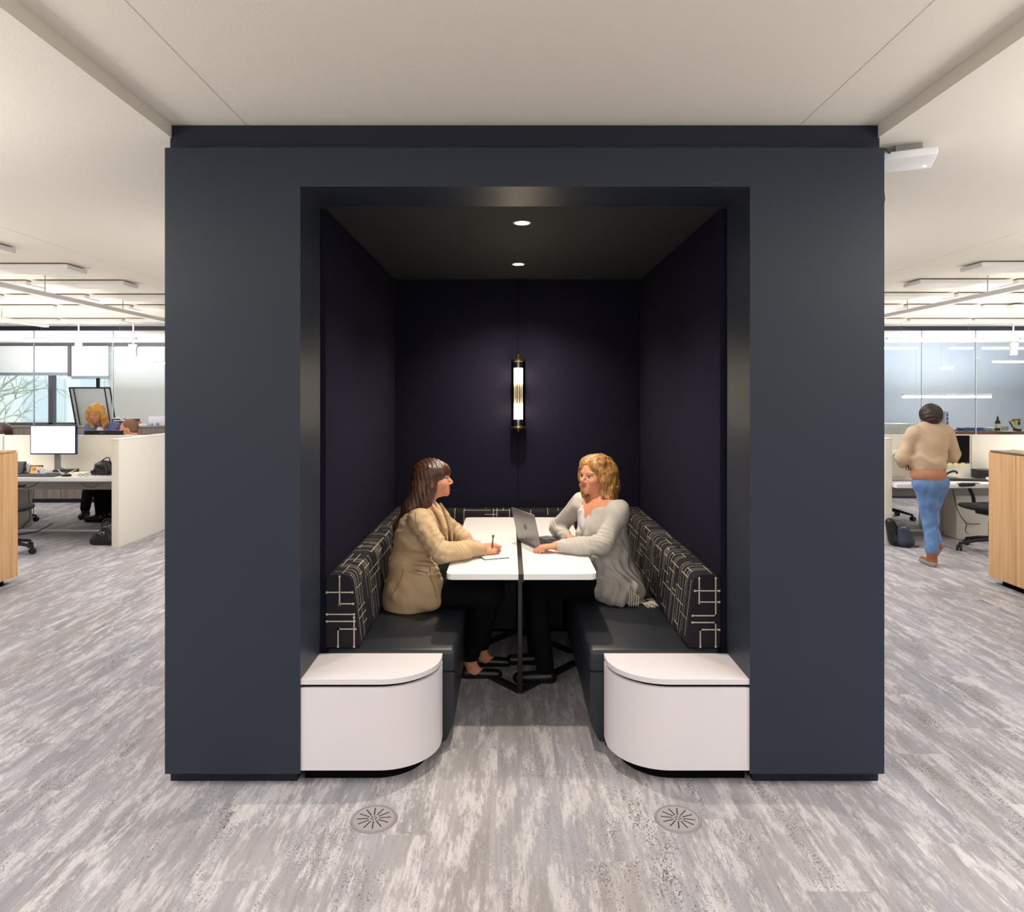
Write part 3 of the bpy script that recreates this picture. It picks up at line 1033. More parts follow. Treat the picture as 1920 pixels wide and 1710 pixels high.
# patterned back cushions: outline extruded, woven lines laid on the surface
def line_pattern(mb, prof_pts, u_len, seed, place, s_range, n_a, n_b, wdt=0.0034):
    """prof_pts: 2D open profile; place(u, (a, b)) -> 3D ; lines along u and along the profile"""
    P2 = [Vector(p) for p in prof_pts]
    S = [0]
    for i in range(1, len(P2)):
        S.append(S[-1] + (P2[i] - P2[i - 1]).length)

    def at(s):
        s = max(0, min(S[-1], s))
        for i in range(1, len(P2)):
            if s <= S[i] + 1e-9:
                t = (s - S[i - 1]) / max(S[i] - S[i - 1], 1e-9)
                p = P2[i - 1].lerp(P2[i], t)
                d = (P2[i] - P2[i - 1]).normalized()
                return p, Vector((d.y, -d.x))
        return P2[-1], Vector((0, 0))
    rnd = random.Random(seed)

    def quad_s(u0, u1, s0, s1):
        n = max(1, int((s1 - s0) / 0.012))
        vs, fs = [], []
        for k in range(n + 1):
            p, nrm = at(s0 + (s1 - s0) * k / n)
            q = p + nrm * NS[0] * 0.0012
            vs += [place(u0, q), place(u1, q)]
        for k in range(n):
            fs.append([2 * k, 2 * k + 1, 2 * k + 3, 2 * k + 2])
        mb.add(vs, fs, 1, True)
    smax = S[-1]
    h = wdt / 2
    ugrid = []
    u = 0.03
    while u < u_len - 0.02:
        ugrid.append(u); u += rnd.choice((0.022, 0.032, 0.045, 0.06, 0.026))
    sgrid = [smax * f for f in (0.06, 0.14, 0.2, 0.29, 0.37, 0.42, 0.5, 0.58, 0.67, 0.74, 0.82, 0.9, 0.97)]
    for k in range(n_a):     # along the profile
        u = ugrid[(k * 7 + rnd.randrange(3)) % len(ugrid)]
        a, b = sorted(rnd.sample(range(len(sgrid)), 2))
        if b - a < 3:
            b = min(a + 5, len(sgrid) - 1)
        quad_s(u - h, u + h, sgrid[a] - h, sgrid[b] + h)
        for q in (a, b):
            quad_s(u - h * 1.7, u + h * 1.7, sgrid[q] - h * 1.7, sgrid[q] + h * 1.7)
    for k in range(n_b):     # along the bench
        s = rnd.choice(sgrid)
        i = rnd.randrange(len(ugrid) - 2)
        j = min(len(ugrid) - 1, i + rnd.choice((2, 3, 3, 4, 5)))
        quad_s(ugrid[i] - h, ugrid[j] + h, s - h, s + h)
        for q in (i, j):
            quad_s(ugrid[q] - h * 1.6, ugrid[q] + h * 1.6, s - h * 1.6, s + h * 1.6)


NS = [1]


def side_cushion(sg, xw, label):
    """sg=1: left wall, cushion grows towards +x"""
    prof = [(xw, SZ + 0.002), (xw + sg * 0.158, SZ + 0.002), (xw + sg * 0.118, 0.782), (xw, 0.782)]
    rp = rounded(prof, [0.0, 0.025, 0.045, 0.025], 6)
    if sg < 0:
        pass
    y0, y1 = 3.155, 5.085
    mb = MB()
    mb.prism(rp, y0, y1, axis='y', smooth=True)
    # visible open profile from bottom inner corner up over the top to the wall
    op = rp[1:]
    NS[0] = 1 if sg > 0 else -1
    line_pattern(mb, op, y1 - y0, 5 if sg > 0 else 9, lambda u, q: Vector((q[0], y0 + u, q[1])), None, 96, 64)
    # lines on the end face
    yy = y0 - 0.0012
    def L(a0, a1, z0, z1):
        h = 0.0026
        if a0 == a1:
            mb.box(xw + sg * a0 - h, xw + sg * a0 + h, yy, yy + 0.001, z0, z1, mi=1)
            for zq in (z0, z1):
                mb.lathe([(0.0, 0), (0.0052, 0), (0.0052, 0.001), (0, 0.001)], c=(xw + sg * a0, yy - 0.0009, zq), n=10, mi=1, axis='y')
        else:
            mb.box(xw + sg * a0, xw + sg * a1, yy, yy + 0.001, z0 - h, z0 + h, mi=1)
            for aq in (a0, a1):
                mb.lathe([(0.0, 0), (0.0052, 0), (0.0052, 0.001), (0, 0.001)], c=(xw + sg * aq, yy - 0.0009, z0), n=10, mi=1, axis='y')
    if sg > 0:
        L(0.062, 0.062, 0.648, 0.775); L(0.004, 0.120, 0.703, 0.703); L(0.062, 0.124, 0.651, 0.651)
        L(0.004, 0.128, 0.603, 0.603); L(0.004, 0.13, 0.571, 0.571); L(0.055, 0.134, 0.536, 0.536)
        L(0.055, 0.055, 0.456, 0.536); L(0.128, 0.128, 0.456, 0.59)
    else:
        L(0.095, 0.095, 0.655, 0.768); L(0.02, 0.02, 0.597, 0.768); L(0.004, 0.115, 0.71, 0.71); L(0.004, 0.095, 0.659, 0.659)
        L(0.02, 0.125, 0.597, 0.597); L(0.02, 0.126, 0.566, 0.566); L(0.02, 0.02, 0.456, 0.566); L(0.004, 0.09, 0.533, 0.533); L(0.09, 0.09, 0.456, 0.533)
    thing_mesh('bench_cushion', mb, [cush, cush_line], label, 'cushion', 'patterned back cushions', fix=False)


side_cushion(1, xlw, 'long charcoal back cushion with cream line pattern, left bench')
side_cushion(-1, xrw, 'long charcoal back cushion with cream line pattern, right bench')
prof = rounded([(4.955, SZ + 0.002), (4.985, 0.775), (5.095, 0.775), (5.095, SZ + 0.002)], [0.0, 0.03, 0.02, 0.0], 6)
mb = MB()
x0, x1 = xlw + 0.162, xrw - 0.162
mb.prism([(p[0], p[1]) for p in prof], x0, x1, axis='x', smooth=True)
NS[0] = -1
line_pattern(mb, prof[:-1], x1 - x0, 4, lambda u, q: Vector((x0 + u, q[0], q[1])), None, 34, 30)
thing_mesh('bench_cushion', mb, [cush, cush_line], 'charcoal back cushion with cream line pattern, along the back wall behind the table', 'cushion', 'patterned back cushions', fix=False)

# table
tx0, tx1, tys, tye = -0.307, 0.429, 3.372, 4.94
tab = empty('meeting_table', (0.058, 4.1, 0), label='white two-leaf meeting table with dark centre strip in the booth', cat='table')
T = Matrix.Translation(-tab.location)
s0, s1 = 0.0452, 0.0712
MB().prism(rounded([(tx0, tys), (s0, tys), (s0, tye), (tx0, tye)], [0.04, 0, 0, 0.04]), 0.702, 0.73, smooth=True).xform(T).build('tabletop', table_white, tab)
MB().prism(rounded([(s1, tys), (tx1, tys), (tx1, tye), (s1, tye)], [0, 0.04, 0.04, 0]), 0.702, 0.73, smooth=True).xform(T).build('tabletop', table_white, tab)
MB().box(s0 + 0.0005, s1 - 0.0005, tys + 0.002, tye, 0.69, 0.7285).xform(T).build('centre_strip', steel_dark, tab)
MB().box(0.046, 0.071, 3.70, 3.76, 0.01, 0.70, bev=0.003).xform(T).build('leg', steel_dark, tab)
MB().box(0.046, 0.071, 4.66, 4.72, 0.01, 0.70, bev=0.003).xform(T).build('leg', steel_dark, tab)
for (yy, sg) in ((3.73, 1), (4.69, -1)):
    for xe in (-0.27, 0.39):
        a = Vector((0.0585, yy, 0.012)); b = Vector((xe, yy + sg * 0.39, 0.012))
        d = (b - a).normalized(); n_ = Vector((-d.y, d.x, 0)) * 0.018
        pts = [(a + n_)[:2], (b + n_)[:2], (b - n_)[:2], (a - n_)[:2]]
        MB().prism(pts, 0.0, 0.022).xform(T).build('foot', black_plastic, tab)
MB().box(-0.1, 0.22, 4.25, 4.27, 0.46, 0.70).xform(T).build('cable_tray', steel_dark, tab)

# ------------------------------------------------------------------ office left of the booth
def thing(name, loc, label, cat, group=None, rz=0.0):
    return empty(name, loc, rz, label, cat, group)


def at(e):
    return Matrix.Translation(-Vector(e.location))


# oak storage cabinets at the frame edges
for (sg, lab) in ((-1, 'light oak storage cabinet at the left frame edge'), (1, 'light oak storage cabinet at the right frame edge, papers on top')):
    xi = -4.20 if sg < 0 else 4.10
    xo = xi + sg * 0.46
    y0, y1 = 4.35, 5.93
    e = thing('storage_cabinet', ((xi + xo) / 2, (y0 + y1) / 2, 0), lab, 'cabinet')
    T = at(e)
    MB().box(xi + sg * 0.02, xo, y0, y1, 0.05, 1.115, bev=0.002).xform(T).build('body', oak, e)
    MB().box(xi + sg * 0.05, xo - sg * 0.03, y0 + 0.03, y1 - 0.1, 0, 0.05).xform(T).build('plinth', black, e)
    MB().box(xi, xo, y0, y1 - 0.015, 1.115, 1.133, bev=0.003).xform(T).build('top', mat('cabinet_top', rgb(120, 105, 92), 0.4) if sg > 0 else oak, e)
    ys = [y0, 4.77, 5.19, 5.61, y1]
    for a, b_ in zip(ys[:-1], ys[1:]):
        MB().box(xi, xi + sg * 0.019, a + 0.002, b_ - 0.002, 0.055, 1.112, bev=0.0015).xform(T).build('door', oak, e)
for k, (yy, rz, lab, c) in enumerate(((5.55, 0.2, 'sheet of white paper on the right oak cabinet, nearer the front', rgb(235, 235, 240)), (5.72, -0.15, 'cream folder on the right oak cabinet, towards its far end', rgb(222, 205, 170)))):
    thing_mesh('paper_sheet' if k == 0 else 'folder', MB().box(-0.1, 0.1, -0.14, 0.14, 0, 0.003 + 0.005 * k), mat('sheet_%d' % k, c, 0.8), lab, 'paper', loc=(4.33, yy - 0.1 * (1 - k), 1.134), rot=(0, 0, rz))
e = thing('sign_holder', (4.55 , 5.84, 1.134), 'small white card standing on the right oak cabinet', 'card')
MB().box(-0.09, 0.09, 0, 0.004, 0, 0.11, M=Matrix.Rotation(math.radians(-14), 4, 'X')).build('card', paper, e)
MB().box(-0.085, 0.06, -0.001, 0.0, 0.018, 0.026, M=Matrix.Rotation(math.radians(-14), 4, 'X')).build('line', mat('blue_ink', rgb(70, 80, 140), 0.6), e)

# screens between the desks
def screen(x0, x1, y0, y1, z0, z1, lab, rail=False):
    e = thing('desk_screen', ((x0 + x1) / 2, (y0 + y1) / 2, z0), lab, 'screen')
    T = at(e)
    MB().box(x0, x1, y0, y1, z0, z1 - 0.012, bev=0.003).xform(T).build('panel', cream, e)
    MB().box(x0 - 0.002, x1 + 0.002, y0 - 0.002, y1 + 0.002, z1 - 0.012, z1, bev=0.002).xform(T).build('edge_cap', mat('pale_edge', rgb(238, 234, 226), 0.4), e)
    return e


screen(-4.185, -4.105, 7.3, 9.1, 0, 1.14, 'tall cream end screen beside the left edge of the booth')
screen(4.02, 4.10, 7.42, 9.1, 0, 1.14, 'narrow cream end screen beside the right edge of the booth')
screen(-5.80, -4.19, 7.965, 8.0, 0.73, 1.14, 'low cream divider behind the left desk, with the lit monitor')
screen(-7.6, -5.82, 7.965, 8.0, 0.73, 1.15, 'cream divider left of the lit monitor, at the frame edge')
screen(4.105, 5.30, 7.965, 8.0, 0.66, 1.145, 'cream divider behind the right desk and dark monitor')
screen(5.32, 7.0, 7.965, 8.0, 0.66, 1.145, 'cream divider above the right oak cabinet, further along')


def desk(x0, x1, y0, y1, z, lab, leg):
    e = thing('desk', ((x0 + x1) / 2, (y0 + y1) / 2, 0), lab, 'desk')
    T = at(e)
    MB().box(x0, x1, y0, y1, z - 0.045, z, bev=0.003).xform(T).build('desktop', desk_white, e)
    MB().box(x0, x1, y0 + 0.3, y0 + 0.33, z - 0.17, z - 0.046).xform(T).build('beam', mat('shaded_beam', rgb(140, 136, 130), 0.6), e)  # beam colour darkened to carry the shade under the desktop
    MB().box(leg[0], leg[1], leg[2], leg[3], 0, z - 0.046, bev=0.004).xform(T).build('leg', cream, e)
    return e


desk(-7.4, -4.19, 7.34, 7.962, 0.73, 'white desk on the left with lit monitor and handbag', (-6.3, -5.86, 7.7, 7.95))
desk(-7.4, -4.19, 8.003, 8.62, 0.73, 'white desk behind the left divider, in front of the standing blonde woman', (-6.35, -5.88, 8.2, 8.55))
desk(4.105, 7.0, 7.34, 7.962, 0.66, 'white desk on the right behind the walking person', (4.98, 5.4, 7.72, 7.95))
desk(4.105, 7.0, 8.003, 8.62, 0.66, 'white desk behind the right divider', (5.05, 5.5, 8.2, 8.55))
for (x0, x1, s) in ((-7.2, -4.2, 'left'), (4.11, 6.9, 'right')):
    thing_mesh('floor_rail', MB().box(x0, x1, 8.14, 8.17, 0, 0.018), white_plastic, 'thin white rail on the floor under the %s desks' % s, 'rail')

# monitors
screen_on = emis('lit_screen', (0.93, 0.96, 1.0, 1), 1.35)


def monitor(x0, x1, y, z0, z1, zdesk, lab, lit, facing=-1, cx=None, frame=None, scr=None):
    cx = (x0 + x1) / 2 if cx is None else cx
    e = thing('monitor', (cx, y, zdesk), lab, 'monitor')
    T = at(e)
    fr = frame or black_plastic
    MB().box(x0, x1, y - 0.015, y + 0.02, z0, z1, bev=0.004).xform(T).build('housing', fr, e)
    yy = y - 0.0165 if facing < 0 else y + 0.0215
    MB().box(x0 + 0.012, x1 - 0.012, yy, yy + 0.001, z0 + 0.016, z1 - 0.012).xform(T).build('display', scr or (screen_on if lit else mat('dark_display', rgb(20, 20, 22), 0.15)), e)
    yb = y + 0.045 if facing < 0 else y - 0.04
    MB().box(cx - 0.03, cx + 0.03, min(yb, yb + 0.03), max(yb, yb + 0.03), zdesk + 0.01, z1 - 0.15, bev=0.004).xform(T).build('stand', grey_metal if lit else black_plastic, e)
    MB().box(cx - 0.05, cx + 0.05, min(y + 0.02 * -facing, yb), max(y + 0.02 * -facing, yb), z1 - 0.22, z1 - 0.14).xform(T).build('mount', black_plastic, e)
    MB().box(cx - 0.11, cx + 0.11, yb - 0.06, yb + 0.09, zdesk, zdesk + 0.012, bev=0.003).xform(T).build('foot', grey_metal if lit else black_plastic, e)
    return e


dk = 7.7
monitor(px(58, dk), px(144, dk), dk, 1.6 - 111 * dk / F, 1.6 - 56 * dk / F, 0.73, 'monitor with bright white screen and blue-black frame on the left desk', True,
        cx=px(101.5, dk), frame=mat('blue_black_frame', rgb(30, 42, 84), 0.3))
e = monitor(px(159, 8.25), px(230, 8.25), 8.25, 0.86, 1.6 - 66 * 8.25 / F, 0.73, 'black monitor seen from behind over the left divider, with maker lettering', False, facing=1)
c = px(193.5, 8.25) - e.location.x
text_mesh('DELL', 0.034, 'lettering', mat('grey_letters', rgb(110, 108, 108), 0.4), e, (c, -0.0165, 1.6 - 71.5 * 8.25 / F - 0.73 + 0.004), (math.pi / 2, 0, 0))
dk = 7.7
monitor(px(1731, dk), px(1817, dk), dk, 1.6 - 128 * dk / F, 1.6 - 75 * dk / F, 0.66, 'dark switched-off monitor with yellow notes along its lower edge, right desk', False, cx=px(1774, dk))
note = mat('yellow_note', rgb(236, 226, 140), 0.8)
sn = None
for k, a in enumerate((1750, 1767, 1779, 1790, 1803)):
    if k == 0: continue
    o = MB().box(-0.021, 0.021, -0.001, 0.0, -0.034, 0.0).build('sticky_note', note) if sn is None else copy_tree(sn)
    sn = sn or o
    o.location = (px(a, dk), dk - 0.018, 1.6 - 126.5 * dk / F)
    tag(o, '%s of the yellow sticky notes on the dark monitor, counted from the left' % ['', 'first', 'second', 'third', 'fourth'][k], 'note', 'sticky notes on the dark monitor')

# things on the left desk
ZD = 0.731
def L_(a, d): return px(a, d)


e = thing('keyboard', (px(72, 7.43), 7.43, ZD), 'dark keyboard lying flat on the left desk', 'keyboard')
MB().box(-0.22, 0.21, -0.07, 0.07, 0, 0.018, bev=0.006).build('base', mat('slate_keys', rgb(70, 76, 88), 0.5), e)
kb = MB()
for r in range(5):
    for c_ in range(16):
        kb.box(-0.205 + c_ * 0.0255, -0.184 + c_ * 0.0255, -0.058 + r * 0.024, -0.038 + r * 0.024, 0.018, 0.022)
kb.build('keys', mat('key_caps', rgb(54, 58, 68), 0.5), e)
e = thing('computer_mouse', (px(124.5, 7.42), 7.42, ZD), 'black computer mouse on the left desk under the monitor', 'mouse')
Field().ell((0, 0, 0.012), (0.056, 0.032, 0.02), 0.004).mesh('shell', black_plastic, h=0.006, cut=[(0, 0, -1, 0)], parent=e)
e = thing('document_tray', (px(124, 7.8), 7.8, ZD), 'flat black box behind the mouse on the left desk', 'box')
MB().box(-0.1, 0.1, -0.08, 0.08, 0, 0.035, bev=0.003).build('box', black_plastic, e)
MB().box(-0.1, 0.1, -0.082, -0.08, 0.012, 0.016).build('slot', grey_metal, e)
e = thing('notebook', (px(82, 7.5), 7.56, ZD), 'dark blue notebook between keyboard and mug on the left desk', 'notebook')
MB().box(-0.085, 0.085, -0.05, 0.05, 0, 0.016, bev=0.002).build('cover', mat('dark_blue_cover', rgb(36, 44, 72), 0.6), e)
MB().box(-0.08, 0.083, -0.0505, 0.045, 0.003, 0.013).build('pages', paper, e)
# desk phone: stand with keypad
e = thing('desk_phone', (px(33, 7.6), 7.6, ZD), 'tilted black desk phone keypad beside the left oak cabinet', 'phone')
M = Matrix.Rotation(math.radians(-20), 4, 'X')
MB().box(-0.05, 0.05, 0, 0.03, 0.01, 0.15, bev=0.008, M=M).build('body', black_plastic, e)
kb = MB()
for r in range(6):
    for c_ in range(4):
        kb.box(-0.038 + c_ * 0.02, -0.024 + c_ * 0.02, -0.003, 0, 0.02 + r * 0.02, 0.032 + r * 0.02, M=M)
kb.build('keys', mat('phone_keys', rgb(90, 92, 96), 0.5), e)
MB().box(-0.06, 0.06, -0.02, 0.09, 0, 0.012, bev=0.004).build('foot', black_plastic, e)
e = thing('tape_dispenser', (px(57, 7.72), 7.72, ZD), 'white rounded desk dispenser behind the framed picture', 'dispenser')
MB().prism(rounded([(-0.09, 0), (0.10, 0), (0.09, 0.07), (0.0, 0.115), (-0.05, 0.1)], 0.03), -0.03, 0.03, axis='y', smooth=True).build('body', white_plastic, e)
MB().lathe([(0.0, -0.034), (0.03, -0.034), (0.03, -0.03)], c=(-0.055, 0, 0.05), n=20, axis='y').build('roll', mat('brown_roll', rgb(60, 44, 38), 0.5), e)
e = thing('picture_frame', (px(67, 7.63), 7.62, ZD), 'brown framed orange picture behind the mug on the left desk', 'picture')
M = Matrix.Rotation(math.radians(-12), 4, 'X')
fr = MB()
fr.box(-0.07, 0.07, 0, 0.012, 0, 0.008, M=M); fr.box(-0.07, 0.07, 0, 0.012, 0.092, 0.1, M=M)
fr.box(-0.07, -0.062, 0, 0.012, 0, 0.1, M=M); fr.box(0.062, 0.07, 0, 0.012, 0, 0.1, M=M)
fr.build('frame', mat('brown_frame', rgb(110, 66, 44), 0.5), e)
MB().box(-0.062, 0.062, 0.005, 0.01, 0.008, 0.092, M=M).build('picture', mat('orange_picture', rgb(222, 176, 110), 0.7, noise=((30, 30, 60), rgb(168, 98, 40), 0.5, 0.6)), e)
MB().box(-0.04, 0.0, 0.003, 0.0055, 0.04, 0.064, M=M).build('motif', mat('motif_brown', rgb(176, 112, 56), 0.7), e)
e = thing('mug', (px(79, 7.55), 7.53, ZD), 'white mug with small red and blue print on the left desk', 'mug')
MB().lathe([(0.0, 0.002), (0.036, 0.002), (0.038, 0.01), (0.038, 0.082), (0.035, 0.082), (0.034, 0.01), (0, 0.008)], n=28).build('cup', white_plastic, e)
MB().tube(smooth_path([(0.036, 0, 0.068), (0.062, 0, 0.066), (0.066, 0, 0.04), (0.05, 0, 0.02), (0.036, 0, 0.02)]), 0.0045, 8).build('handle', white_plastic, e)
MB().box(-0.012, 0.008, -0.0385, -0.0375, 0.045, 0.058).build('print', mat('print_blue', rgb(70, 80, 150), 0.6), e)
MB().box(-0.008, 0.012, -0.0388, -0.0378, 0.03, 0.042).build('print', mat('print_red', rgb(200, 70, 70), 0.6), e)
e = thing('spectacles', (px(156, 7.4), 7.4, ZD), 'blue-rimmed spectacles lying on the left desk', 'spectacles')
sg_ = mat('blue_plastic', rgb(50, 66, 140), 0.3)
for s in (-0.03, 0.03):
    MB().tube([(s + 0.022 * math.cos(a), 0, 0.017 + 0.015 * math.sin(a)) for a in [k * math.pi / 8 for k in range(17)]], 0.0022, 6).build('rim', sg_, e)
    MB().tube([(s * 1.8, 0, 0.02), (s * 1.7 + 0.03, 0.09, 0.006)], 0.002, 6).build('temple', sg_, e)
MB().tube([(-0.008, 0, 0.02), (0.008, 0, 0.02)], 0.002, 6).build('bridge', sg_, e)
e = thing('note_pad', (px(150, 7.72), 7.72, ZD), 'pale paper pad behind the spectacles', 'paper')
MB().box(-0.1, 0.1, -0.07, 0.07, 0, 0.008).build('sheets', mat('pale_yellow_paper', rgb(240, 240, 205), 0.8), e)


def bag_field(w, d, h, seed):
    f = Field()
    f.ell((0, 0, h * 0.42), (w * 0.5, d * 0.5, h * 0.44), 0.03)
    f.ell((w * 0.05, 0, h * 0.2), (w * 0.52, d * 0.52, h * 0.24), 0.03)
    return f


bag_leather = mat('black_bag_leather', rgb(26, 26, 30), 0.35, spec=0.6, bump=((80, 80, 80), 0.2, 0.003))
e = thing('handbag', (px(191, 7.56), 7.56, ZD), 'soft black leather handbag on the left desk against the end screen', 'handbag')
f = Field()
f.cap((-0.09, 0, 0.03), (0.075, 0, 0.04), 0.03, 0.05, 0.03)
f.cap((-0.05, 0, 0.09), (0.07, 0, 0.11), 0.03, 0.04, 0.04)
f.ell((0.02, 0, 0.08), (0.09, 0.05, 0.08), 0.03)
f.mesh('body', bag_leather, h=0.007, disp=folds(3, 0.007, 60, 50, 80), cut=[(0, 0, -1, 0)], parent=e)
MB().tube(smooth_path([(0.0, -0.02, 0.14), (0.04, -0.03, 0.175), (0.08, -0.01, 0.19), (0.09, 0, 0.15)]), 0.006, 8).build('handle', mat('brown_strap', rgb(70, 42, 36), 0.5), e)
MB().lathe([(0, -0.004), (0.007, -0.004), (0.007, 0)], c=(0.03, -0.056, 0.1), n=12, axis='y').build('buckle', chrome, e)

e = thing('tote_bag', (px(184, 7.33), 7.42, 0), 'black tote bag with silver clasp on the floor beside the left end screen', 'bag')
f = Field()
f.cap((-0.09, 0, 0.05), (0.10, 0, 0.05), 0.05, 0.055, 0.02)
f.cap((0.04, 0.0, 0.17), (0.10, 0.0, 0.19), 0.05, 0.05, 0.05)
f.cap((-0.02, 0, 0.10), (0.09, 0, 0.12), 0.05, 0.05, 0.05)
f.mesh('body', bag_leather, h=0.008, disp=folds(6, 0.005, 40, 40, 50), cut=[(0, 0, -1, 0)], parent=e)
MB().tube(smooth_path([(0.0, -0.03, 0.2), (0.03, -0.04, 0.27), (0.09, -0.03, 0.28), (0.1, -0.02, 0.22)]), 0.006, 8).build('handle', bag_leather, e)
cl = MB()
cl.tube([(0.012 * math.cos(a) + 0.02, -0.062, 0.13 + 0.016 * math.sin(a)) for a in [math.radians(60 + k * 24) for k in range(11)]], 0.0028, 6)
cl.tube(smooth_path([(0.05, -0.062, 0.148), (0.036, -0.062, 0.142), (0.047, -0.062, 0.128), (0.032, -0.062, 0.114)]), 0.0028, 6)
cl.build('clasp', chrome, e)

# cables
def cable(pts, r, lab, m=black_plastic):
    thing_mesh('cable', MB().tube(smooth_path(pts), r, 7), m, lab, 'cable')


def Q(a, y, d): return tuple(P(a, y, d))


cable([Q(30, 906, 7.45), Q(38, 912, 7.45), Q(50, 915, 7.45), Q(62, 911, 7.45), Q(72, 905, 7.45)], 0.004, 'black cable sagging under the left desk near the oak cabinet')
cable([Q(153, 907, 7.45), Q(163, 912, 7.45), Q(175, 914, 7.45), Q(185, 907, 7.45)], 0.003, 'thin black cable sagging under the left desk below the handbag')
cable([Q(54, 917, 7.6), Q(54, 935, 7.6), Q(56, 955, 7.6), Q(55, 972, 7.6), Q(44, 985, 7.6), Q(36, 993, 7.6)], 0.004, 'black cable dropping to the floor, left one of the pair')
cable([Q(63, 917, 7.65), Q(63, 940, 7.65), Q(62, 966, 7.65), Q(52, 980, 7.65), Q(42, 990, 7.65)], 0.004, 'black cable dropping to the floor, right one of the pair')
cable([(px(30, 7.9), 7.9, 0.012), (px(55, 8.0), 8.0, 0.012), (px(80, 8.1), 8.05, 0.03), (px(98, 8.4), 8.4, 0.05)], 0.006, 'black cable lying on the carpet under the left desk')
for k, (a0, a1) in enumerate(((106, 110), (108, 116), (109, 123))):
    cable([Q(106, 862, 7.78), Q(a0 + 1, 872, 7.78), Q(a1, 882, 7.78)], 0.003, ['shortest', 'middle', 'longest'][k] + ' of three black cables hanging behind the lit monitor')
cable([Q(108, 880, 7.72), Q(115, 886, 7.68), Q(123, 889, 7.5), Q(133, 885, 7.6), Q(143, 880, 7.75)], 0.0035, 'white cable curling on the left desk behind the mouse', white_plastic)

# office chairs
def office_chair(loc, rz, lab):
    e = thing('office_chair', loc, lab, 'chair', rz=rz)
    # faces -x at rz=0
    f = Field()
    f.ell((-0.16, 0, 0.46), (0.12, 0.23, 0.035), 0.03).ell((0.06, 0, 0.455), (0.2, 0.235, 0.035), 0.03)
    f.mesh('seat', dark_fabric, h=0.012, parent=e)
    f = Field()
    f.cap((0.26, -0.14, 0.68), (0.26, 0.14, 0.68), 0.03, 0.03, 0.03).cap((0.29, -0.17, 0.95), (0.29, 0.17, 0.95), 0.03, 0.03, 0.03)
    f.ell((0.27, 0, 0.8), (0.03, 0.2, 0.22), 0.03)
    f.mesh('backrest', dark_fabric, h=0.012, parent=e)
    MB().tube(smooth_path([(0.05, 0, 0.41), (0.24, 0, 0.42), (0.31, 0, 0.55), (0.3, 0, 0.75)]), 0.022, 8).build('back_support', black_plastic, e)
    MB().lathe([(0.03, 0.1), (0.03, 0.3), (0.022, 0.3), (0.022, 0.42)], n=14).build('gas_column', black_plastic, e)
    MB().box(-0.12, 0.12, -0.09, 0.09, 0.38, 0.425, bev=0.015).build('mechanism', black_plastic, e)
    for s in (-1, 1):
        a = MB().tube(smooth_path([(0.06, s * 0.15, 0.41), (0.08, s * 0.27, 0.42), (0.06, s * 0.28, 0.52), (0.0, s * 0.28, 0.64)]), [0.018] * 25, 8)
        a = a.build('armrest', black_plastic, e)
        MB().box(-0.13, 0.12, s * 0.28 - 0.045, s * 0.28 + 0.045, 0.635, 0.665, bev=0.013).build('arm_pad', dark_fabric, a)
    for k in range(5):
        an = k * 2 * math.pi / 5 + 0.3
        dx, dy = math.cos(an), math.sin(an)
        lg = MB().tube([(dx * 0.02, dy * 0.02, 0.13), (dx * 0.16, dy * 0.16, 0.11), (dx * 0.31, dy * 0.31, 0.075)], [0.026, 0.02, 0.014], 8).build('leg', black_plastic, e)
        w = MB()
        for s in (-1, 1):
            w.lathe([(0, -0.01), (0.026, -0.01), (0.03, -0.004), (0.03, 0.004), (0.026, 0.01), (0, 0.01)], c=(0, s * 0.016, 0.03), n=16, axis='y')
        w.box(-0.01, 0.01, -0.006, 0.006, 0.03, 0.075)
        w.xform(Matrix.Translation((dx * 0.31, dy * 0.31, 0)) @ Matrix.Rotation(an + 1.0, 4, 'Z')).build('caster', black_plastic, lg)
    return e


ch = office_chair((px(5, 7.0), 6.98, 0), math.radians(200), 'black office chair half hidden by the left oak cabinet')
c2 = copy_tree(ch); c2.location = (px(1853, 7.15), 7.1, 0); c2.rotation_euler = (0, 0, math.radians(12)); c2['label'] = 'black office chair between the walking person and the right oak cabinet'
c3 = copy_tree(ch); c3.location = (px(1660, 9.0), 9.0, 0); c3.rotation_euler = (0, 0, math.radians(90)); c3['label'] = 'black office chair behind the right divider, only its star base in view'

# grey oak cabinets in front of the left glass wall
proto = None
knob = chrome
for k in range(7):
    x1 = -3.45 - 0.8 * k
    if proto is None:
        e = thing('low_cabinet', (x1 - 0.4, 10.5, 0), '', 'cabinet')
        MB().box(-0.398, 0.398, -0.2, 0.2, 0.06, 1.115).build('body', grey_oak, e)
        MB().box(-0.4, 0.4, -0.215, 0.2, 1.115, 1.135, bev=0.002).build('top', grey_oak, e)
        MB().box(-0.4, 0.4, -0.17, 0.2, 0, 0.06).build('plinth', blue_edge, e)
        for s in (-1, 1):
            d = MB().box(min(s * 0.003, s * 0.396), max(s * 0.003, s * 0.396), -0.218, -0.2, 0.065, 1.11, bev=0.002).build('door', grey_oak, e)
            MB().lathe([(0.0, -0.025), (0.012, -0.022), (0.012, -0.016), (0.005, -0.012), (0.005, 0)], c=(s * 0.05, -0.218, 1.0), n=12, axis='y').build('knob', knob, d)
        proto = e
        o = e
    else:
        o = copy_tree(proto)
    o.location = (x1 - 0.4, 10.5, 0)
    tag(o, 'grey wood low cabinet before the left glass wall, %s from the booth' % ['first', 'second', 'third', 'fourth', 'fifth', 'sixth', 'seventh'][k], 'cabinet', 'grey wood cabinets along the left glass wall')

# things on the grey cabinets
def cab_item(a0, a1, ytop, d=10.45, depth=0.2):
    return px(a0, d), px(a1, d), d - depth / 2, d + depth / 2, 1.6 - (ytop - CY) * d / F


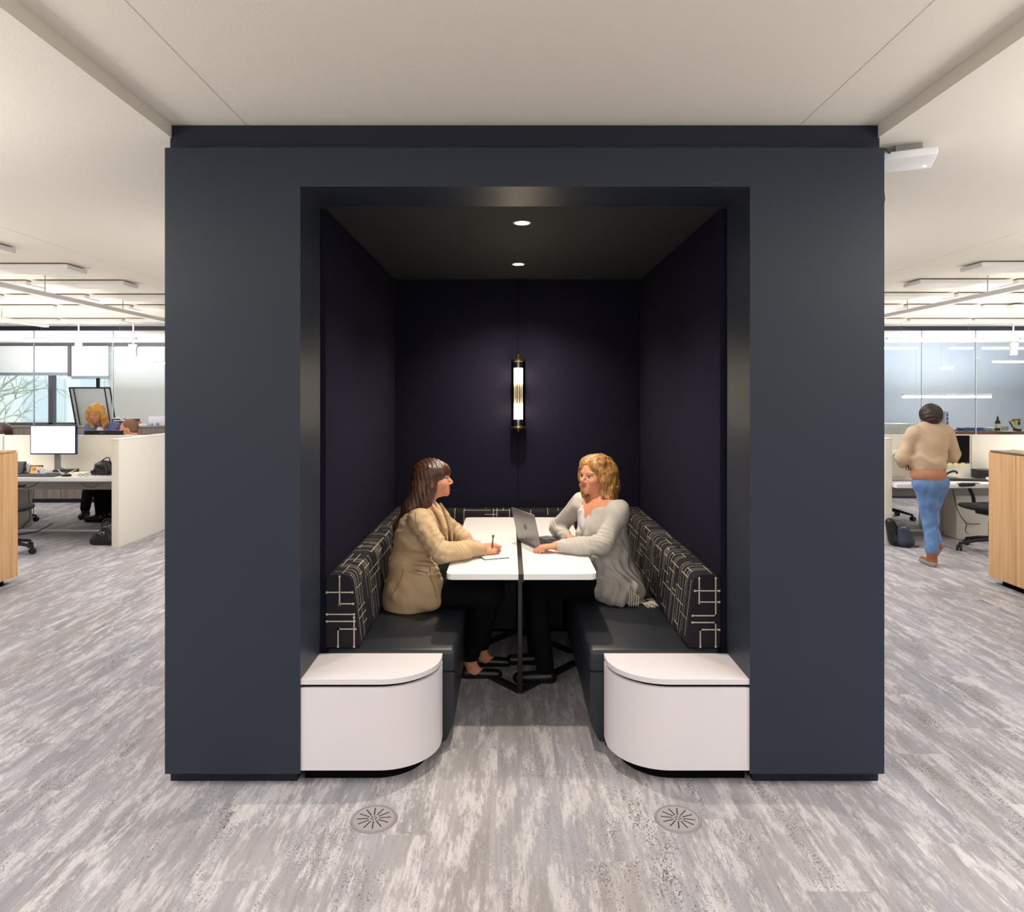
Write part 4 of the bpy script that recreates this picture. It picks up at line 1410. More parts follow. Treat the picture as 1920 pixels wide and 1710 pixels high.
ZK = 1.136
x0, x1, y0, y1, zt = cab_item(217, 255, 785)
e = thing('printer', ((x0 + x1) / 2, 10.45, ZK), 'dark grey printer on the grey cabinets behind the seated man', 'printer')
MB().box(x0 - e.location.x, x1 - e.location.x, -0.12, 0.12, 0, zt - ZK, bev=0.01).build('body', mat('printer_grey', rgb(66, 68, 76), 0.5), e)
MB().box(-0.12, 0.08, -0.125, -0.12, zt - ZK - 0.03, zt - ZK - 0.02).build('paper_slot', white_plastic, e)
MB().tube(smooth_path([(-0.14, -0.1, zt - ZK), (-0.05, -0.12, zt - ZK + 0.02), (0.03, -0.12, zt - ZK - 0.02), (0.1, -0.1, zt - ZK + 0.01)]), 0.006, 6).build('cable', white_plastic, e)
for (a0, a1, yt, lab, c_) in ((258, 278, 795, 'stack of white papers beside the printer on the grey cabinets', rgb(235, 236, 240)),
                              (280, 288, 794, 'small blue and white box on the grey cabinets', rgb(170, 185, 225)),
                              (290, 296, 793, 'small pale carton next to the white box on the grey cabinets', rgb(200, 205, 230))):
    x0, x1, y0, y1, zt = cab_item(a0, a1, yt)
    thing_mesh('paper_stack' if a0 == 258 else 'small_box', MB().box(x0, x1, y0 + 0.05, y1 - 0.05, ZK, zt, bev=0.002), mat('item_%d' % a0, c_, 0.7), lab, 'papers' if a0 == 258 else 'box')
x0, x1, y0, y1, zt = cab_item(282, 330, 781, 10.62)
thing_mesh('storage_box', MB().box(x0, x1, 10.56, 10.7, ZK, zt, bev=0.004), mat('pale_lilac_box', rgb(226, 228, 240), 0.6), 'large pale box on the grey cabinets, next to the booth edge', 'box')
x0, x1, y0, y1, zt = cab_item(258, 263, 790, 10.5)
thing_mesh('red_pen_pot', MB().lathe([(0.0, 0), (0.03, 0), (0.032, 0.07), (0.028, 0.07), (0.026, 0.01), (0, 0.01)], c=((x0 + x1) / 2, 10.5, ZK), n=14), mat('soft_red', rgb(214, 120, 120), 0.6),
           'small red pot behind the seated man on the grey cabinets', 'pot')

# flip chart behind the standing blonde woman
d = 11.4
e = thing('flip_chart', (px(172, d), d, 0), 'white flip chart on a black frame behind the standing blonde woman', 'flip chart')
fr = MB()
zt, zb = 1.6 + 14 * d / F, 0.85
bk = black_plastic
def fx(a): return px(a, d) - e.location.x
for (a, b_) in ((130, 148), (206, 222)):
    fr.tube([(fx(a), 0, zt), (fx(b_), 0, zb)], 0.012, 6)
for (a, b_) in ((139, 157), (197, 213)):
    fr.tube([(fx(a), -0.02, zt - 0.01), (fx(b_), -0.02, zb)], 0.009, 6)
fr.tube([(fx(130), 0, zt), (fx(206), 0, zt)], 0.012, 6)
fr.tube([(fx(184), 0, zt), (fx(184), 0, zt + 0.16)], 0.03, 6)
for (a, b_) in ((148, 140), (222, 228)):
    fr.tube([(fx(a), 0, zb), (fx(b_), 0.05, 0.0)], 0.012, 6)
fr.build('frame', bk, e)
bd = MB()
bd.add([(fx(131), 0.01, zt - 0.01), (fx(205), 0.01, zt - 0.01), (fx(221), 0.01, zb), (fx(149), 0.01, zb),
        (fx(131), 0.02, zt - 0.01), (fx(205), 0.02, zt - 0.01), (fx(221), 0.02, zb), (fx(149), 0.02, zb)],
       [(3, 2, 1, 0), (4, 5, 6, 7), (0, 1, 5, 4), (1, 2, 6, 5), (2, 3, 7, 6), (3, 0, 4, 7)])
bd.build('board', mat('flip_board', rgb(238, 240, 240), 0.5), e)

# ------------------------------------------------------------------ office right of the booth
# white sideboard and reddish sideboard behind the glass
e = thing('white_cabinet', (px(1670, 11.6), 11.6, 0), 'bright white cabinet behind the right glass, beside the booth edge', 'cabinet')
MB().box(-0.75, px(1714, 11.4) - e.location.x, -0.2, 0.2, 0, 1.6 - 54 * 11.4 / F, bev=0.003).build('body', mat('bright_white', rgb(246, 244, 240), 0.5), e)
for k in range(3):
    MB().box(-0.7 + 0.36 * k, -0.36 + 0.36 * k, -0.212, -0.2, 0.05, 1.08, bev=0.002).build('door', mat('bright_white', rgb(246, 244, 240), 0.5), e)
zt = 1.6 - 67 * 11.3 / F
e = thing('sideboard', (px(1850, 11.4), 11.4, 0), 'reddish wood sideboard behind the right glass, bottle and papers on it', 'sideboard')
MB().box(px(1740, 11.2) - e.location.x, 2.6, -0.2, 0.25, 0.75, zt, bev=0.004).build('body', walnut, e)
for s in (px(1745, 11.2) - e.location.x, 1.0, 2.5):
    MB().box(s, s + 0.04, -0.15, -0.11, 0, 0.75).build('leg', grey_metal, e)


def on_side(a, yt, d=11.25):
    return px(a, d), d, zt


x, y, z = on_side(1870.5, 0)
e = thing('wine_bottle', (x, y, z), 'dark wine bottle with cream label on the reddish sideboard', 'bottle')
MB().lathe([(0, 0), (0.036, 0), (0.038, 0.01), (0.038, 0.15), (0.015, 0.19), (0.0145, 0.235), (0.017, 0.24), (0.017, 0.25), (0, 0.25)], n=24).build('glass', mat('dark_bottle_glass', rgb(22, 26, 34), 0.12), e)
MB().lathe([(0.0387, 0.05), (0.0387, 0.12)], n=24).build('label', mat('cream_label', rgb(225, 222, 170), 0.7), e)
MB().lathe([(0.018, 0.236), (0.018, 0.252), (0, 0.253)], n=16).build('cap', mat('pale_cap', rgb(200, 190, 190), 0.4), e)
x, y, z = on_side(1884, 0)
e = thing('card_rack', (x, y, z), 'small metal rack right of the wine bottle', 'rack')
rk = MB()
for s in (-0.05, 0.05):
    rk.tube([(s, 0, 0), (s, 0, 0.075)], 0.005, 6)
for hz in (0.015, 0.04, 0.065):
    rk.tube([(-0.05, 0, hz), (0.05, 0, hz)], 0.004, 6)
rk.build('wires', mat('brown_metal', rgb(96, 80, 84), 0.4), e)
MB().box(-0.035, 0.035, 0.004, 0.012, 0.01, 0.07).build('cards', mat('pale_cards', rgb(214, 204, 204), 0.7), e)
x, y, z = on_side(1903, 0)
e = thing('hand_drill', (x, y, z), 'black and yellow hand drill lying by the bottle on the sideboard', 'tool')
MB().tube(smooth_path([(-0.095, 0, 0.16), (-0.06, 0, 0.11), (-0.03, 0, 0.06), (0.06, 0, 0.02)]), [0.012] * 25, 8).build('handle', black_plastic, e)
MB().box(-0.02, 0.03, -0.03, 0.03, 0.095, 0.18, bev=0.012).build('body', mat('tool_yellow', rgb(232, 214, 30), 0.4), e)
MB().box(-0.045, 0.08, -0.026, 0.026, 0.155, 0.205, bev=0.01).build('motor', mat('tool_grey', rgb(120, 126, 132), 0.4), e)
MB().box(0.03, 0.08, -0.022, 0.022, 0.1, 0.15, bev=0.01).build('battery', mat('tool_maroon', rgb(84, 54, 60), 0.4), e)
MB().box(-0.02, 0.09, -0.03, 0.03, 0.0, 0.04, bev=0.008).build('stand', black_plastic, e)
for (a0, a1, h_, lab, c_, nm, ct) in ((1797, 1812, 0.05, 'blue folded folder at the left end of the reddish sideboard', rgb(70, 90, 150), 'folder', 'folder'),
                                      (1814, 1846, 0.055, 'blue and white magazines fanned on the reddish sideboard', rgb(90, 112, 176), 'magazine', 'magazine'),
                                      (1850, 1857, 0.045, 'small grey-green box left of the white box on the sideboard', rgb(160, 180, 175), 'small_box', 'box'),
                                      (1858, 1867, 0.05, 'small white box left of the wine bottle', rgb(232, 236, 236), 'small_box', 'box'),
                                      (1876, 1905, 0.016, 'white papers under the hand drill', rgb(240, 240, 245), 'paper_stack', 'papers')):
    m_ = MB()
    dd = 11.3 if nm != 'paper_stack' else 11.12
    m_.box(px(a0, dd), px(a1, dd), dd - 0.03, dd + 0.12, zt + 0.001, zt + h_ * 0.35, bev=0.002)
    if nm in ('folder', 'magazine'):
        m_.box(px(a0 + 3, dd), px(a1 - 2, dd), dd - 0.02, dd + 0.1, zt + h_ * 0.35, zt + h_, bev=0.006, M=None)
    elif nm == 'small_box':
        m_.box(px(a0, dd), px(a1, dd), dd - 0.03, dd + 0.1, zt + h_ * 0.35, zt + h_ * 1.1, bev=0.003)
    thing_mesh(nm, m_, mat('side_item_%d' % a0, c_, 0.7), lab, ct)
x, y, z = on_side(1772, 0, 11.3)
e = thing('paper_tower', (x, 11.3, z), 'tall narrow white paper cone with blue letters beside the walking person', 'ornament')
MB().prism([(-0.055, 0), (0.055, 0), (0.03, 0.32), (-0.018, 0.32)], -0.03, 0.03, axis='y').build('body', mat('pale_card', rgb(212, 216, 226), 0.7), e)
for k in range(4):
    MB().box(0.008, 0.034 - 0.002 * k, -0.032, -0.03, 0.05 + 0.065 * k, 0.09 + 0.065 * k).build('letter', mat('blue_ink', rgb(70, 80, 140), 0.6), e)

# things on the right desk
ZR = 0.661
e = thing('wall_socket', (px(1682, 7.95), 7.96, 1.6 - 110 * 7.95 / F), 'white socket plate with plugs on the right divider', 'socket')
MB().box(-0.07, 0.09, -0.012, 0.0, -0.045, 0.045, bev=0.004).build('plate', white_plastic, e)
MB().box(-0.045, -0.005, -0.05, -0.012, -0.03, 0.005, bev=0.01).build('plug', chrome, e)
MB().box(0.02, 0.065, -0.05, -0.012, -0.02, 0.015, bev=0.01).build('plug', white_plastic, e)
cable([Q(1690, 858, 7.9), Q(1691, 868, 7.88), Q(1696, 875, 7.86), Q(1708, 878, 7.84), Q(1706, 890, 7.82)], 0.004, 'grey cable hanging from the socket on the right divider', grey_metal)
e = thing('laptop_computer', (px(1680, 7.7), 7.68, ZR), 'closed grey laptop on the right desk beside the end screen', 'laptop')
MB().box(-0.13, 0.11, -0.1, 0.1, 0, 0.009, bev=0.003).build('base', grey_metal, e)
MB().box(-0.13, 0.11, -0.1, 0.1, 0.009, 0.018, bev=0.003).build('lid', mat('laptop_grey', rgb(150, 150, 156), 0.35), e)
e = thing('keyboard', (px(1812, 7.62), 7.62, ZR), 'black keyboard on the right desk under the dark monitor', 'keyboard')
MB().box(-0.2, 0.2, -0.065, 0.065, 0, 0.014, bev=0.004, M=Matrix.Rotation(-0.15, 4, 'Z')).build('base', black_plastic, e)
kb = MB()
for r in range(5):
    for c_ in range(15):
        kb.box(-0.19 + c_ * 0.0255, -0.17 + c_ * 0.0255, -0.055 + r * 0.023, -0.036 + r * 0.023, 0.014, 0.022, M=Matrix.Rotation(-0.15, 4, 'Z'))
kb.build('keys', mat('key_caps_grey', rgb(60, 60, 62), 0.5), e)
e = thing('storage_box', (px(1845, 7.85), 7.84, ZR), 'black desk box at the right end of the right desk', 'box')
MB().box(-0.1, 0.14, -0.08, 0.08, 0, 0.075, bev=0.003).build('box', black_plastic, e)
MB().box(-0.102, 0.142, -0.082, 0.082, 0.075, 0.1, bev=0.003).build('lid', black_plastic, e)
e = thing('telephone', (px(1786, 7.75), 7.78, ZR), 'black telephone handset between monitor and keyboard, right desk', 'phone')
MB().box(-0.06, 0.06, -0.05, 0.05, 0, 0.025, bev=0.006).build('base', grey_metal, e)
MB().tube(smooth_path([(-0.06, 0, 0.03), (-0.04, 0, 0.06), (0.02, 0, 0.085), (0.06, 0, 0.08), (0.07, 0, 0.06)]), [0.012] * 33, 8).build('handset', black_plastic, e)
e = thing('paper_sheet', (px(1795, 7.42), 7.44, ZR), 'large sheet of white paper on the right desk in front of the keyboard', 'paper')
MB().box(-0.14, 0.2, -0.06, 0.06, 0, 0.003).build('sheet', paper, e)
e = thing('writing_pad', (px(1820, 7.38), 7.385, ZR), 'thin dark pad at the front of the right desk', 'pad')
MB().box(-0.08, 0.08, -0.03, 0.03, 0, 0.006).build('pad', mat('grey_pad', rgb(90, 90, 96), 0.6), e)
e = thing('paper_stack', (px(1835, 7.8), 7.66, ZR), 'white papers beside the black desk box', 'papers')
MB().box(0.0, 0.16, -0.03, 0.03, 0, 0.03, M=Matrix.Rotation(-0.1, 4, 'Z')).build('sheets', paper, e)
cable([Q(1786, 917, 7.6), Q(1790, 935, 7.6), Q(1795, 955, 7.6), Q(1803, 970, 7.6), Q(1812, 982, 7.6), Q(1810, 995, 7.6), Q(1816, 1001, 7.6)], 0.004, 'long thin black cable falling from the right desk to the floor')
cable([Q(1810, 981, 7.7), Q(1825, 983, 7.7), Q(1838, 982, 7.7)], 0.004, 'short black cable under the right desk beside the chair')

# backpack
e = thing('backpack', (px(1690, 7.35), 7.35, 0), 'dark blue and black backpack on the floor by the right end screen', 'backpack')
f = Field()
f.cap((-0.05, 0.03, 0.07), (-0.09, 0.05, 0.24), 0.07, 0.05, 0.04)
f.cap((-0.02, 0.0, 0.06), (0.07, 0.0, 0.06), 0.06, 0.055, 0.03)
f.mesh('back_section', black_plastic, h=0.009, disp=folds(4, 0.004, 40, 40, 40), cut=[(0, 0, -1, 0)], parent=e)
f = Field()
f.cap((0.0, -0.05, 0.06), (-0.005, -0.02, 0.19), 0.06, 0.045, 0.03).cap((0.06, -0.05, 0.055), (0.03, -0.03, 0.17), 0.05, 0.04, 0.03)
f.mesh('front_pocket', mat('slate_blue_canvas', rgb(52, 58, 74), 0.8), h=0.009, disp=folds(9, 0.004, 40, 40, 40), cut=[(0, 0, -1, 0)], parent=e)
MB().tube(smooth_path([(-0.05, -0.06, 0.2), (-0.02, -0.1, 0.22), (0.0, -0.08, 0.19)]), 0.005, 6).build('buckle', chrome, e)
MB().tube(smooth_path([(0.07, -0.06, 0.02), (0.12, -0.07, 0.012), (0.15, -0.06, 0.012)]), 0.008, 6).build('strap', mat('brown_strap', rgb(70, 42, 36), 0.5), e)

# ------------------------------------------------------------------ things on the booth table
ZT = 0.7305
e = thing('laptop_computer', (0.118, 4.02, ZT), 'open silver laptop with round emblem on the booth table, facing the blonde woman', 'laptop')
hd = Vector((0.42, -0.907, 0)); nd = Vector((0.907, 0.42, 0))
lp_grey = mat('laptop_silver', rgb(150, 146, 148), 0.35, metal=0.6)
M = Matrix(((hd.x, nd.x, 0, 0), (hd.y, nd.y, 0, 0), (0, 0, 1, 0), (0, 0, 0, 1)))
MB().box(-0.148, 0.148, 0.0, 0.2, 0, 0.012, bev=0.003, M=M).build('base', lp_grey, e)
kb = MB()
kb.box(-0.135, 0.135, 0.03, 0.125, 0.012, 0.0135, M=M); kb.box(-0.045, 0.045, 0.135, 0.19, 0.012, 0.0125, M=M)
kb.build('keyboard_deck', mat('laptop_keys', rgb(30, 32, 44), 0.5), e)
Lm = M @ Matrix.Translation((0, 0.002, 0.012)) @ Matrix.Rotation(math.radians(13), 4, 'X')
ld = MB().box(-0.148, 0.148, -0.006, 0.0, 0.002, 0.195, bev=0.002, M=Lm).build('lid', lp_grey, e)
MB().box(-0.138, 0.138, 0.0002, 0.001, 0.014, 0.187, M=Lm).build('display', mat('laptop_display', rgb(30, 36, 52), 0.15), ld)
lg = MB().tube([(0.017 * math.cos(a), -0.0068, 0.1 + 0.017 * math.sin(a)) for a in [k * math.pi / 12 for k in range(25)]], 0.0014, 6)
lg.tube([(-0.008, -0.0068, 0.106), (0.0, -0.0068, 0.1), (0.006, -0.0068, 0.104), (0.002, -0.0068, 0.092)], 0.0012, 5)
lg.xform(Lm).build('emblem', mat('emblem_grey', rgb(84, 80, 84), 0.3, metal=0.6), ld)

e = thing('notebook', (-0.075, 3.72, ZT), 'small open notebook under the writing hand of the brown-haired woman', 'notebook')
M = Matrix.Rotation(math.radians(20), 4, 'Z')
MB().box(-0.075, 0.065, -0.045, 0.05, 0, 0.002, M=M).build('cover', black_plastic, e)
MB().box(-0.073, 0.063, -0.043, 0.048, 0.002, 0.008, M=M, bev=0.001).build('pages', paper, e)
e = thing('pen', (-0.094, 3.742, ZT + 0.008), 'slim black and brown pen held upright by the brown-haired woman', 'pen')
MB().tube([(0.0, 0, 0.0), (0.0015, 0, 0.012), (0.006, 0.002, 0.075)], [0.001, 0.004, 0.0045], 10).build('barrel', mat('pen_brown', rgb(120, 70, 52), 0.4), e)
MB().tube([(0.006, 0.002, 0.075), (0.0075, 0.0025, 0.093)], 0.0046, 10).build('collar', chrome, e)
MB().tube([(0.0075, 0.0025, 0.093), (0.0085, 0.003, 0.106)], 0.0048, 10).build('cap', black_plastic, e)

# ------------------------------------------------------------------ people
skin = mat('skin', rgb(212, 150, 120), 0.5, spec=0.35, sss=0.12, noise=((40, 40, 40), rgb(202, 138, 110), 0.35, 0.65), bump=((300, 300, 300), 0.05, 0.001))
lips_m = mat('lips', rgb(184, 104, 90), 0.4)
eye_w = mat('eye_white', rgb(200, 190, 182), 0.3)
iris = mat('iris', rgb(44, 34, 30), 0.15)
brow_m = mat('eyebrow', rgb(150, 104, 76), 0.8)


def hair_mat(name, c1, c2, rough=0.34, sc=(220, 220, 12)):
    return mat(name, c1, rough, spec=0.5, noise=(sc, c2, 0.35, 0.65), bump=(sc, 0.35, 0.004))


def V3(*a): return Vector(a)


def head_shapes(smile=0.0):
    f = Field()
    f.ell((0, 0, 0), (.092, .073, .085), .02)
    f.ell((.03, 0, -.045), (.060, .058, .072), .03)
    f.ell((.040, 0, -.086), (.044, .044, .034), .025)
    f.ell((.083, 0, -.105), (.013, .017, .013), .02)
    f.ell((.080, .026, -.004), (.012, .022, .007), .014).ell((.080, -.026, -.004), (.012, .022, .007), .014)
    f.ell((.068, .036, -.045), (.022, .019, .020), .02).ell((.068, -.036, -.045), (.022, .019, .020), .02)
    f.ell((.0825, 0, -.076), (.0135, .028, .024), .018)
    f.ell((.094, .031, -.023), (.011, .016, .009), .010, -1).ell((.094, -.031, -.023), (.011, .016, .009), .010, -1)
    f.ell((.0775, .030, -.023), (.0125, .0135, .0115), .002).ell((.0775, -.030, -.023), (.0125, .0135, .0115), .002)
    f.cap((.084, 0, -.010), (.110, 0, -.042), .0070, .0075, .007)
    f.ell((.100, .0105, -.050), (.010, .006, .006), .005).ell((.100, -.0105, -.050), (.010, .006, .006), .005)
    f.ell((.0945, 0, -.0705), (.0060, .019, .0040), .004).ell((.0938, 0, -.079), (.0060, .016, .0044), .004)
    f.ell((.108, 0, -.0748), (.012, .019, .0008), .0015, -1)
    f.ell((-.004, .072, -.026), (.018, .007, .030), .008).ell((-.004, -.072, -.026), (.018, .007, .030), .008)
    f.ell((.002, .079, -.024), (.010, .004, .018), .004, -1).ell((.002, -.079, -.024), (.010, .004, .018), .004, -1)
    return f


def head_matrix(c, fwd, up=(0, 0, 1), s=1.0):
    fx = Vector(fwd).normalized()
    u = Vector(up)
    ly = u.cross(fx).normalized()
    uz = fx.cross(ly)
    M = Matrix(((fx.x, ly.x, uz.x, 0), (fx.y, ly.y, uz.y, 0), (fx.z, ly.z, uz.z, 0), (0, 0, 0, 1)))
    return Matrix.Translation(Vector(c)) @ M @ Matrix.Scale(s, 4)


def face_colors(M, blonde=False):
    Mi = np.array(M.inverted())

    def fn(c):
        q = c @ Mi[:3, :3].T + Mi[:3, 3]
        x, y, z = q[:, 0], q[:, 1], q[:, 2]
        out = np.zeros(len(q), int)
        ay = np.abs(y)
        lip = (x > .080) & (((z + .0708) / .0040) ** 2 + (y / .023) ** 2 < 1) | (x > .080) & (((z + .0788) / .0042) ** 2 + (y / .019) ** 2 < 1)
        out[lip] = 1
        eye = (x > .078) & (((z + .023) / .0046) ** 2 + ((ay - .0305) / .0125) ** 2 < 1)
        out[eye] = 2
        ir = (x > .078) & (((z + .0228) / .0046) ** 2 + ((ay - .0300) / .0052) ** 2 < 1)
        out[ir] = 3
        lid = (x > .075) & (np.abs(z + .0178) < .0014) & (np.abs(ay - .0305) < .0125)
        out[lid] = 3
        br = (x > .06) & (np.abs(z - (-.001 + .006 * (1 - ((ay - .032) / .02) ** 2) - .004)) < .0028) & (np.abs(ay - .032) < .018)
        out[br] = 4
        return out
    return fn


def hand_shapes(f, wrist, fwd, palm, side, curls, thumb=0.6, s=1.0, spread=0.06, thumb_dir=None):
    """wrist point, forward, palm normal (where the palm faces), side = towards the thumb"""
    w = Vector(wrist); a = Vector(fwd).normalized()
    n = Vector(palm); n = (n - a * n.dot(a)).normalized()
    t = Vector(side); t = (t - a * t.dot(a) - n * t.dot(n)).normalized()
    f.ell(w + a * .045 * s, (.046 * s, .036 * s, .0135 * s), .012, 1, np.array(Matrix((a, t, n)).transposed()))
    for i, (off, ln) in enumerate(((.027, .086), (.009, .089), (-.009, .085), (-.026, .077))):
        f.cap(w + a * .012 * s + t * off * .6 * s, w + a * ln * s + t * off * s, .013 * s, .0098 * s, .008)
    segs = ((.040, .024, .020), (.044, .027, .021), (.041, .025, .020), (.032, .019, .018))
    for i, (off, ln) in enumerate(((.0275, .086), (.0092, .089), (-.0092, .085), (-.0265, .077))):
        p = w + a * ln * s + t * off * s
        base = (a + t * spread * (1.5 - i) * 0.66).normalized()
        ang = 0
        r = .0086 * s if i < 3 else .0074 * s
        cu = curls[i] if isinstance(curls[0], (list, tuple)) else curls
        for j in range(3):
            ang += cu[j]
            d = base * math.cos(ang) + n * math.sin(ang)
            q = p + d * segs[i][j] * s
            f.cap(p, q, r, r * .9, .003)
            p = q; r *= .9
    p = w + a * .022 * s + t * .022 * s + n * .004 * s
    td = thumb_dir or (a * .62 + t * .62 + n * .35)
    td = Vector(td).normalized()
    r = .0125 * s
    for j, L in enumerate((.040, .030, .024)):
        q = p + td * L * s
        f.cap(p, q, r, r * .86, .006)
        td = (td + (a * .55 - t * .25 + n * .2) * thumb * .6).normalized()
        p = q; r *= .86
    return f


# ============ woman on the left bench, facing +x
W1 = 3.80
hc = (-.425, 3.81, 1.165)
HM = head_matrix(hc, (1, -0.02, 0.0))
f = Field()
f.merge(head_shapes(), HM)
# neck, trunk, arms, legs
f.cap((-.445, 3.81, 1.09), (-.465, 3.80, .985), .05, .054, .03)
f.ell((-.475, 3.80, .93), (.085, .155, .08), .05)
f.chain([(-.49, 3.80, .87), (-.52, 3.80, .72), (-.55, 3.80, .58)], [.10, .095, .115], .05)
f.cap((-.465, 3.64, .94), (-.345, 3.565, .79), .045, .038, .03)
f.cap((-.345, 3.565, .79), (-.165, 3.735, .772), .036, .025, .02)
f.cap((-.455, 3.96, .94), (-.325, 4.06, .80), .045, .038, .03)
f.cap((-.325, 4.06, .80), (-.235, 3.985, .765), .036, .025, .02)
for yy, an in ((3.73, (-.225, 3.93, .10)), (3.88, (-.17, 4.10, .10))):
    kn = (-.10, yy, .535)
    f.cap((-.53, yy, .54), kn, .082, .062, .04)
    f.cap(kn, an, .055, .034, .03)
    f.cap(an, (an[0] + .03, an[1], .04), .034, .03, .02)
    f.cap((an[0] - .0, an[1], .032), (an[0] + .15, an[1], .024), .028, .022, .02)
wr = V3(-.150, 3.745, .772)
hf = V3(.95, .12, -.05)
f.cap((-.165, 3.735, .772), wr, .026, .025, .01)
hand_shapes(f, wr, hf, (0.1, .75, -.65), (-0.1, .3, .9), ((.75, 1.1, .7), (.95, 1.25, .8), (1.05, 1.35, .9), (1.1, 1.4, .9)), .8, .92, .02, thumb_dir=(.8, -.1, .05))
wl = V3(-.235, 3.985, .763)
hand_shapes(f, wl, (.62, -.78, -.06), (0, 0.05, -1), (.75, .6, 0), (.35, .5, .4), .6, .9, .08)
fine = (0.0028, [[(-.52, -.01)], [(3.68, 4.06)], [(.728, .80), (1.02, 1.26)]])
body1 = f.mesh('person', [skin, lips_m, eye_w, iris, brow_m], h=0.007, fine=fine, facemat=face_colors(HM))
tag(body1, 'woman with long brown hair and beige blazer, writing at the booth table', 'person')

beige = mat('beige_blazer_cloth', rgb(196, 170, 136), 0.85, spec=0.2, bump=((300, 300, 300), 0.15, 0.001), noise=((8, 8, 8), rgb(188, 161, 127), 0.35, 0.65))
f = Field()
f.ell((-.475, 3.80, .915), (.098, .155, .085), .05)
f.cap((-.465, 3.66, .945), (-.465, 3.94, .945), .052, .052, .03)
f.cap((-.49, 3.80, .87), (-.53, 3.80, .70), .125, .115, .05)
f.ell((-.485, 3.80, .84), (.125, .165, .13), .05)
f.ell((-.530, 3.80, .66), (.120, .155, .13), .05)
f.ell((-.550, 3.79, .50), (.142, .168, .17), .04)
f.cap((-.47, 3.645, .94), (-.345, 3.565, .79), .061, .052, .03)
f.chain([(-.345, 3.565, .79), (-.25, 3.64, .785), (-.155, 3.742, .774)], [.052, .047, .042], .02)
f.cap((-.455, 3.955, .94), (-.325, 4.06, .80), .060, .050, .03)
f.cap((-.325, 4.06, .80), (-.25, 4.0, .772), .048, .036, .02)
f.ell((-.35, 3.80, .95), (.052, .022, .17), .02, -1)      # open neck
f.ell((-.40, 3.80, 1.02), (.09, .055, .06), .02, -1)
f.cap((-.445, 3.745, 1.0), (-.375, 3.755, .85), .012, .02, .012).cap((-.445, 3.855, 1.0), (-.375, 3.845, .85), .012, .02, .012)
f.cap((-.515, 3.76, 1.005), (-.515, 3.84, 1.005), .02, .02, .02)
f.cap((-.52, 3.69, .56), (-.435, 3.70, .575), .095, .085, .04)
f.cap((-.50, 3.90, .56), (-.44, 3.90, .56), .085, .075, .04)
f.cap((-.44, 3.675, .66), (-.42, 3.68, .52), .07, .065, .04)
f.cap((-.140, 3.755, .772), (-.10, 3.79, .770), .042, .05, .003, -1)
def ring_folds(c, ax, rad, wl, amp, bend=0.0, ph=0.0):
    c = np.array(c, float); ax = np.array(ax, float); ax /= np.linalg.norm(ax)

    def fn(x, y, z):
        dx, dy, dz = x - c[0], y - c[1], z - c[2]
        t = dx * ax[0] + dy * ax[1] + dz * ax[2]
        r2 = dx * dx + dy * dy + dz * dz
        warp = bend * np.sin(18 * dy + 22 * dz)
        q = np.sin(2 * np.pi * (t + warp) / wl + ph)
        return amp * (np.abs(q) ** 0.6 * np.sign(q)) * np.exp(-r2 / (rad * rad))
    return fn


rf1 = ring_folds((-.37, 3.56, .82), (.5, -.3, -.7), .075, .030, .0052, .02)
rf2 = ring_folds((-.30, 3.60, .80), (.7, .7, .1), .07, .026, .0045, .016)
rf3 = ring_folds((-.19, 3.71, .79), (.7, .7, 0), .055, .022, .0035, .012)
rf4 = ring_folds((-.46, 3.62, .90), (.4, -.1, -.9), .07, .034, .0045, .02)
rf5 = ring_folds((-.44, 3.66, .70), (.2, 0, 1), .09, .040, .0050, .03, 1.0)
rf6 = ring_folds((-.29, 4.02, .80), (.7, -.4, -.5), .07, .026, .0045, .016)
w1 = folds(11, 0.0065, 24, 20, 52, 4)
w2 = folds(12, 0.0026, 80, 60, 120, 3)
f.cap((-.60, 3.68, .56), P(741, 1118, 3.64), .05, .018, .03)
jk = f.mesh('blazer', beige, h=0.0052, disp=lambda x, y, z: w1(x, y, z) * np.clip((z - .45) * 4, .3, 1) + w2(x, y, z) * np.clip((z - .6) * 4, .15, 1) + rf1(x, y, z) + rf2(x, y, z) + rf3(x, y, z) + rf4(x, y, z) + rf5(x, y, z) + rf6(x, y, z), parent=body1,
            cut=[(0, 0, -1, -.452)])
d_line = mat('blazer_seam', rgb(120, 98, 70), 0.9)


def snap_tube(target, pts, r, name, m, parent, n=6, lift=0.0):
    """tube laid on the surface of a mesh along points"""
    me = target.data
    from mathutils.bvhtree import BVHTree
    bv = BVHTree.FromPolygons([v.co for v in me.vertices], [p.vertices[:] for p in me.polygons])
    out = []
    for p in smooth_path(pts, 6):
        loc, nrm, _, _ = bv.find_nearest(Vector(p))
        dirn = (Vector(p) - loc)
        nn = nrm
        out.append(loc + nn * lift)
    return MB().tube(out, r, n).build(name, m, parent)


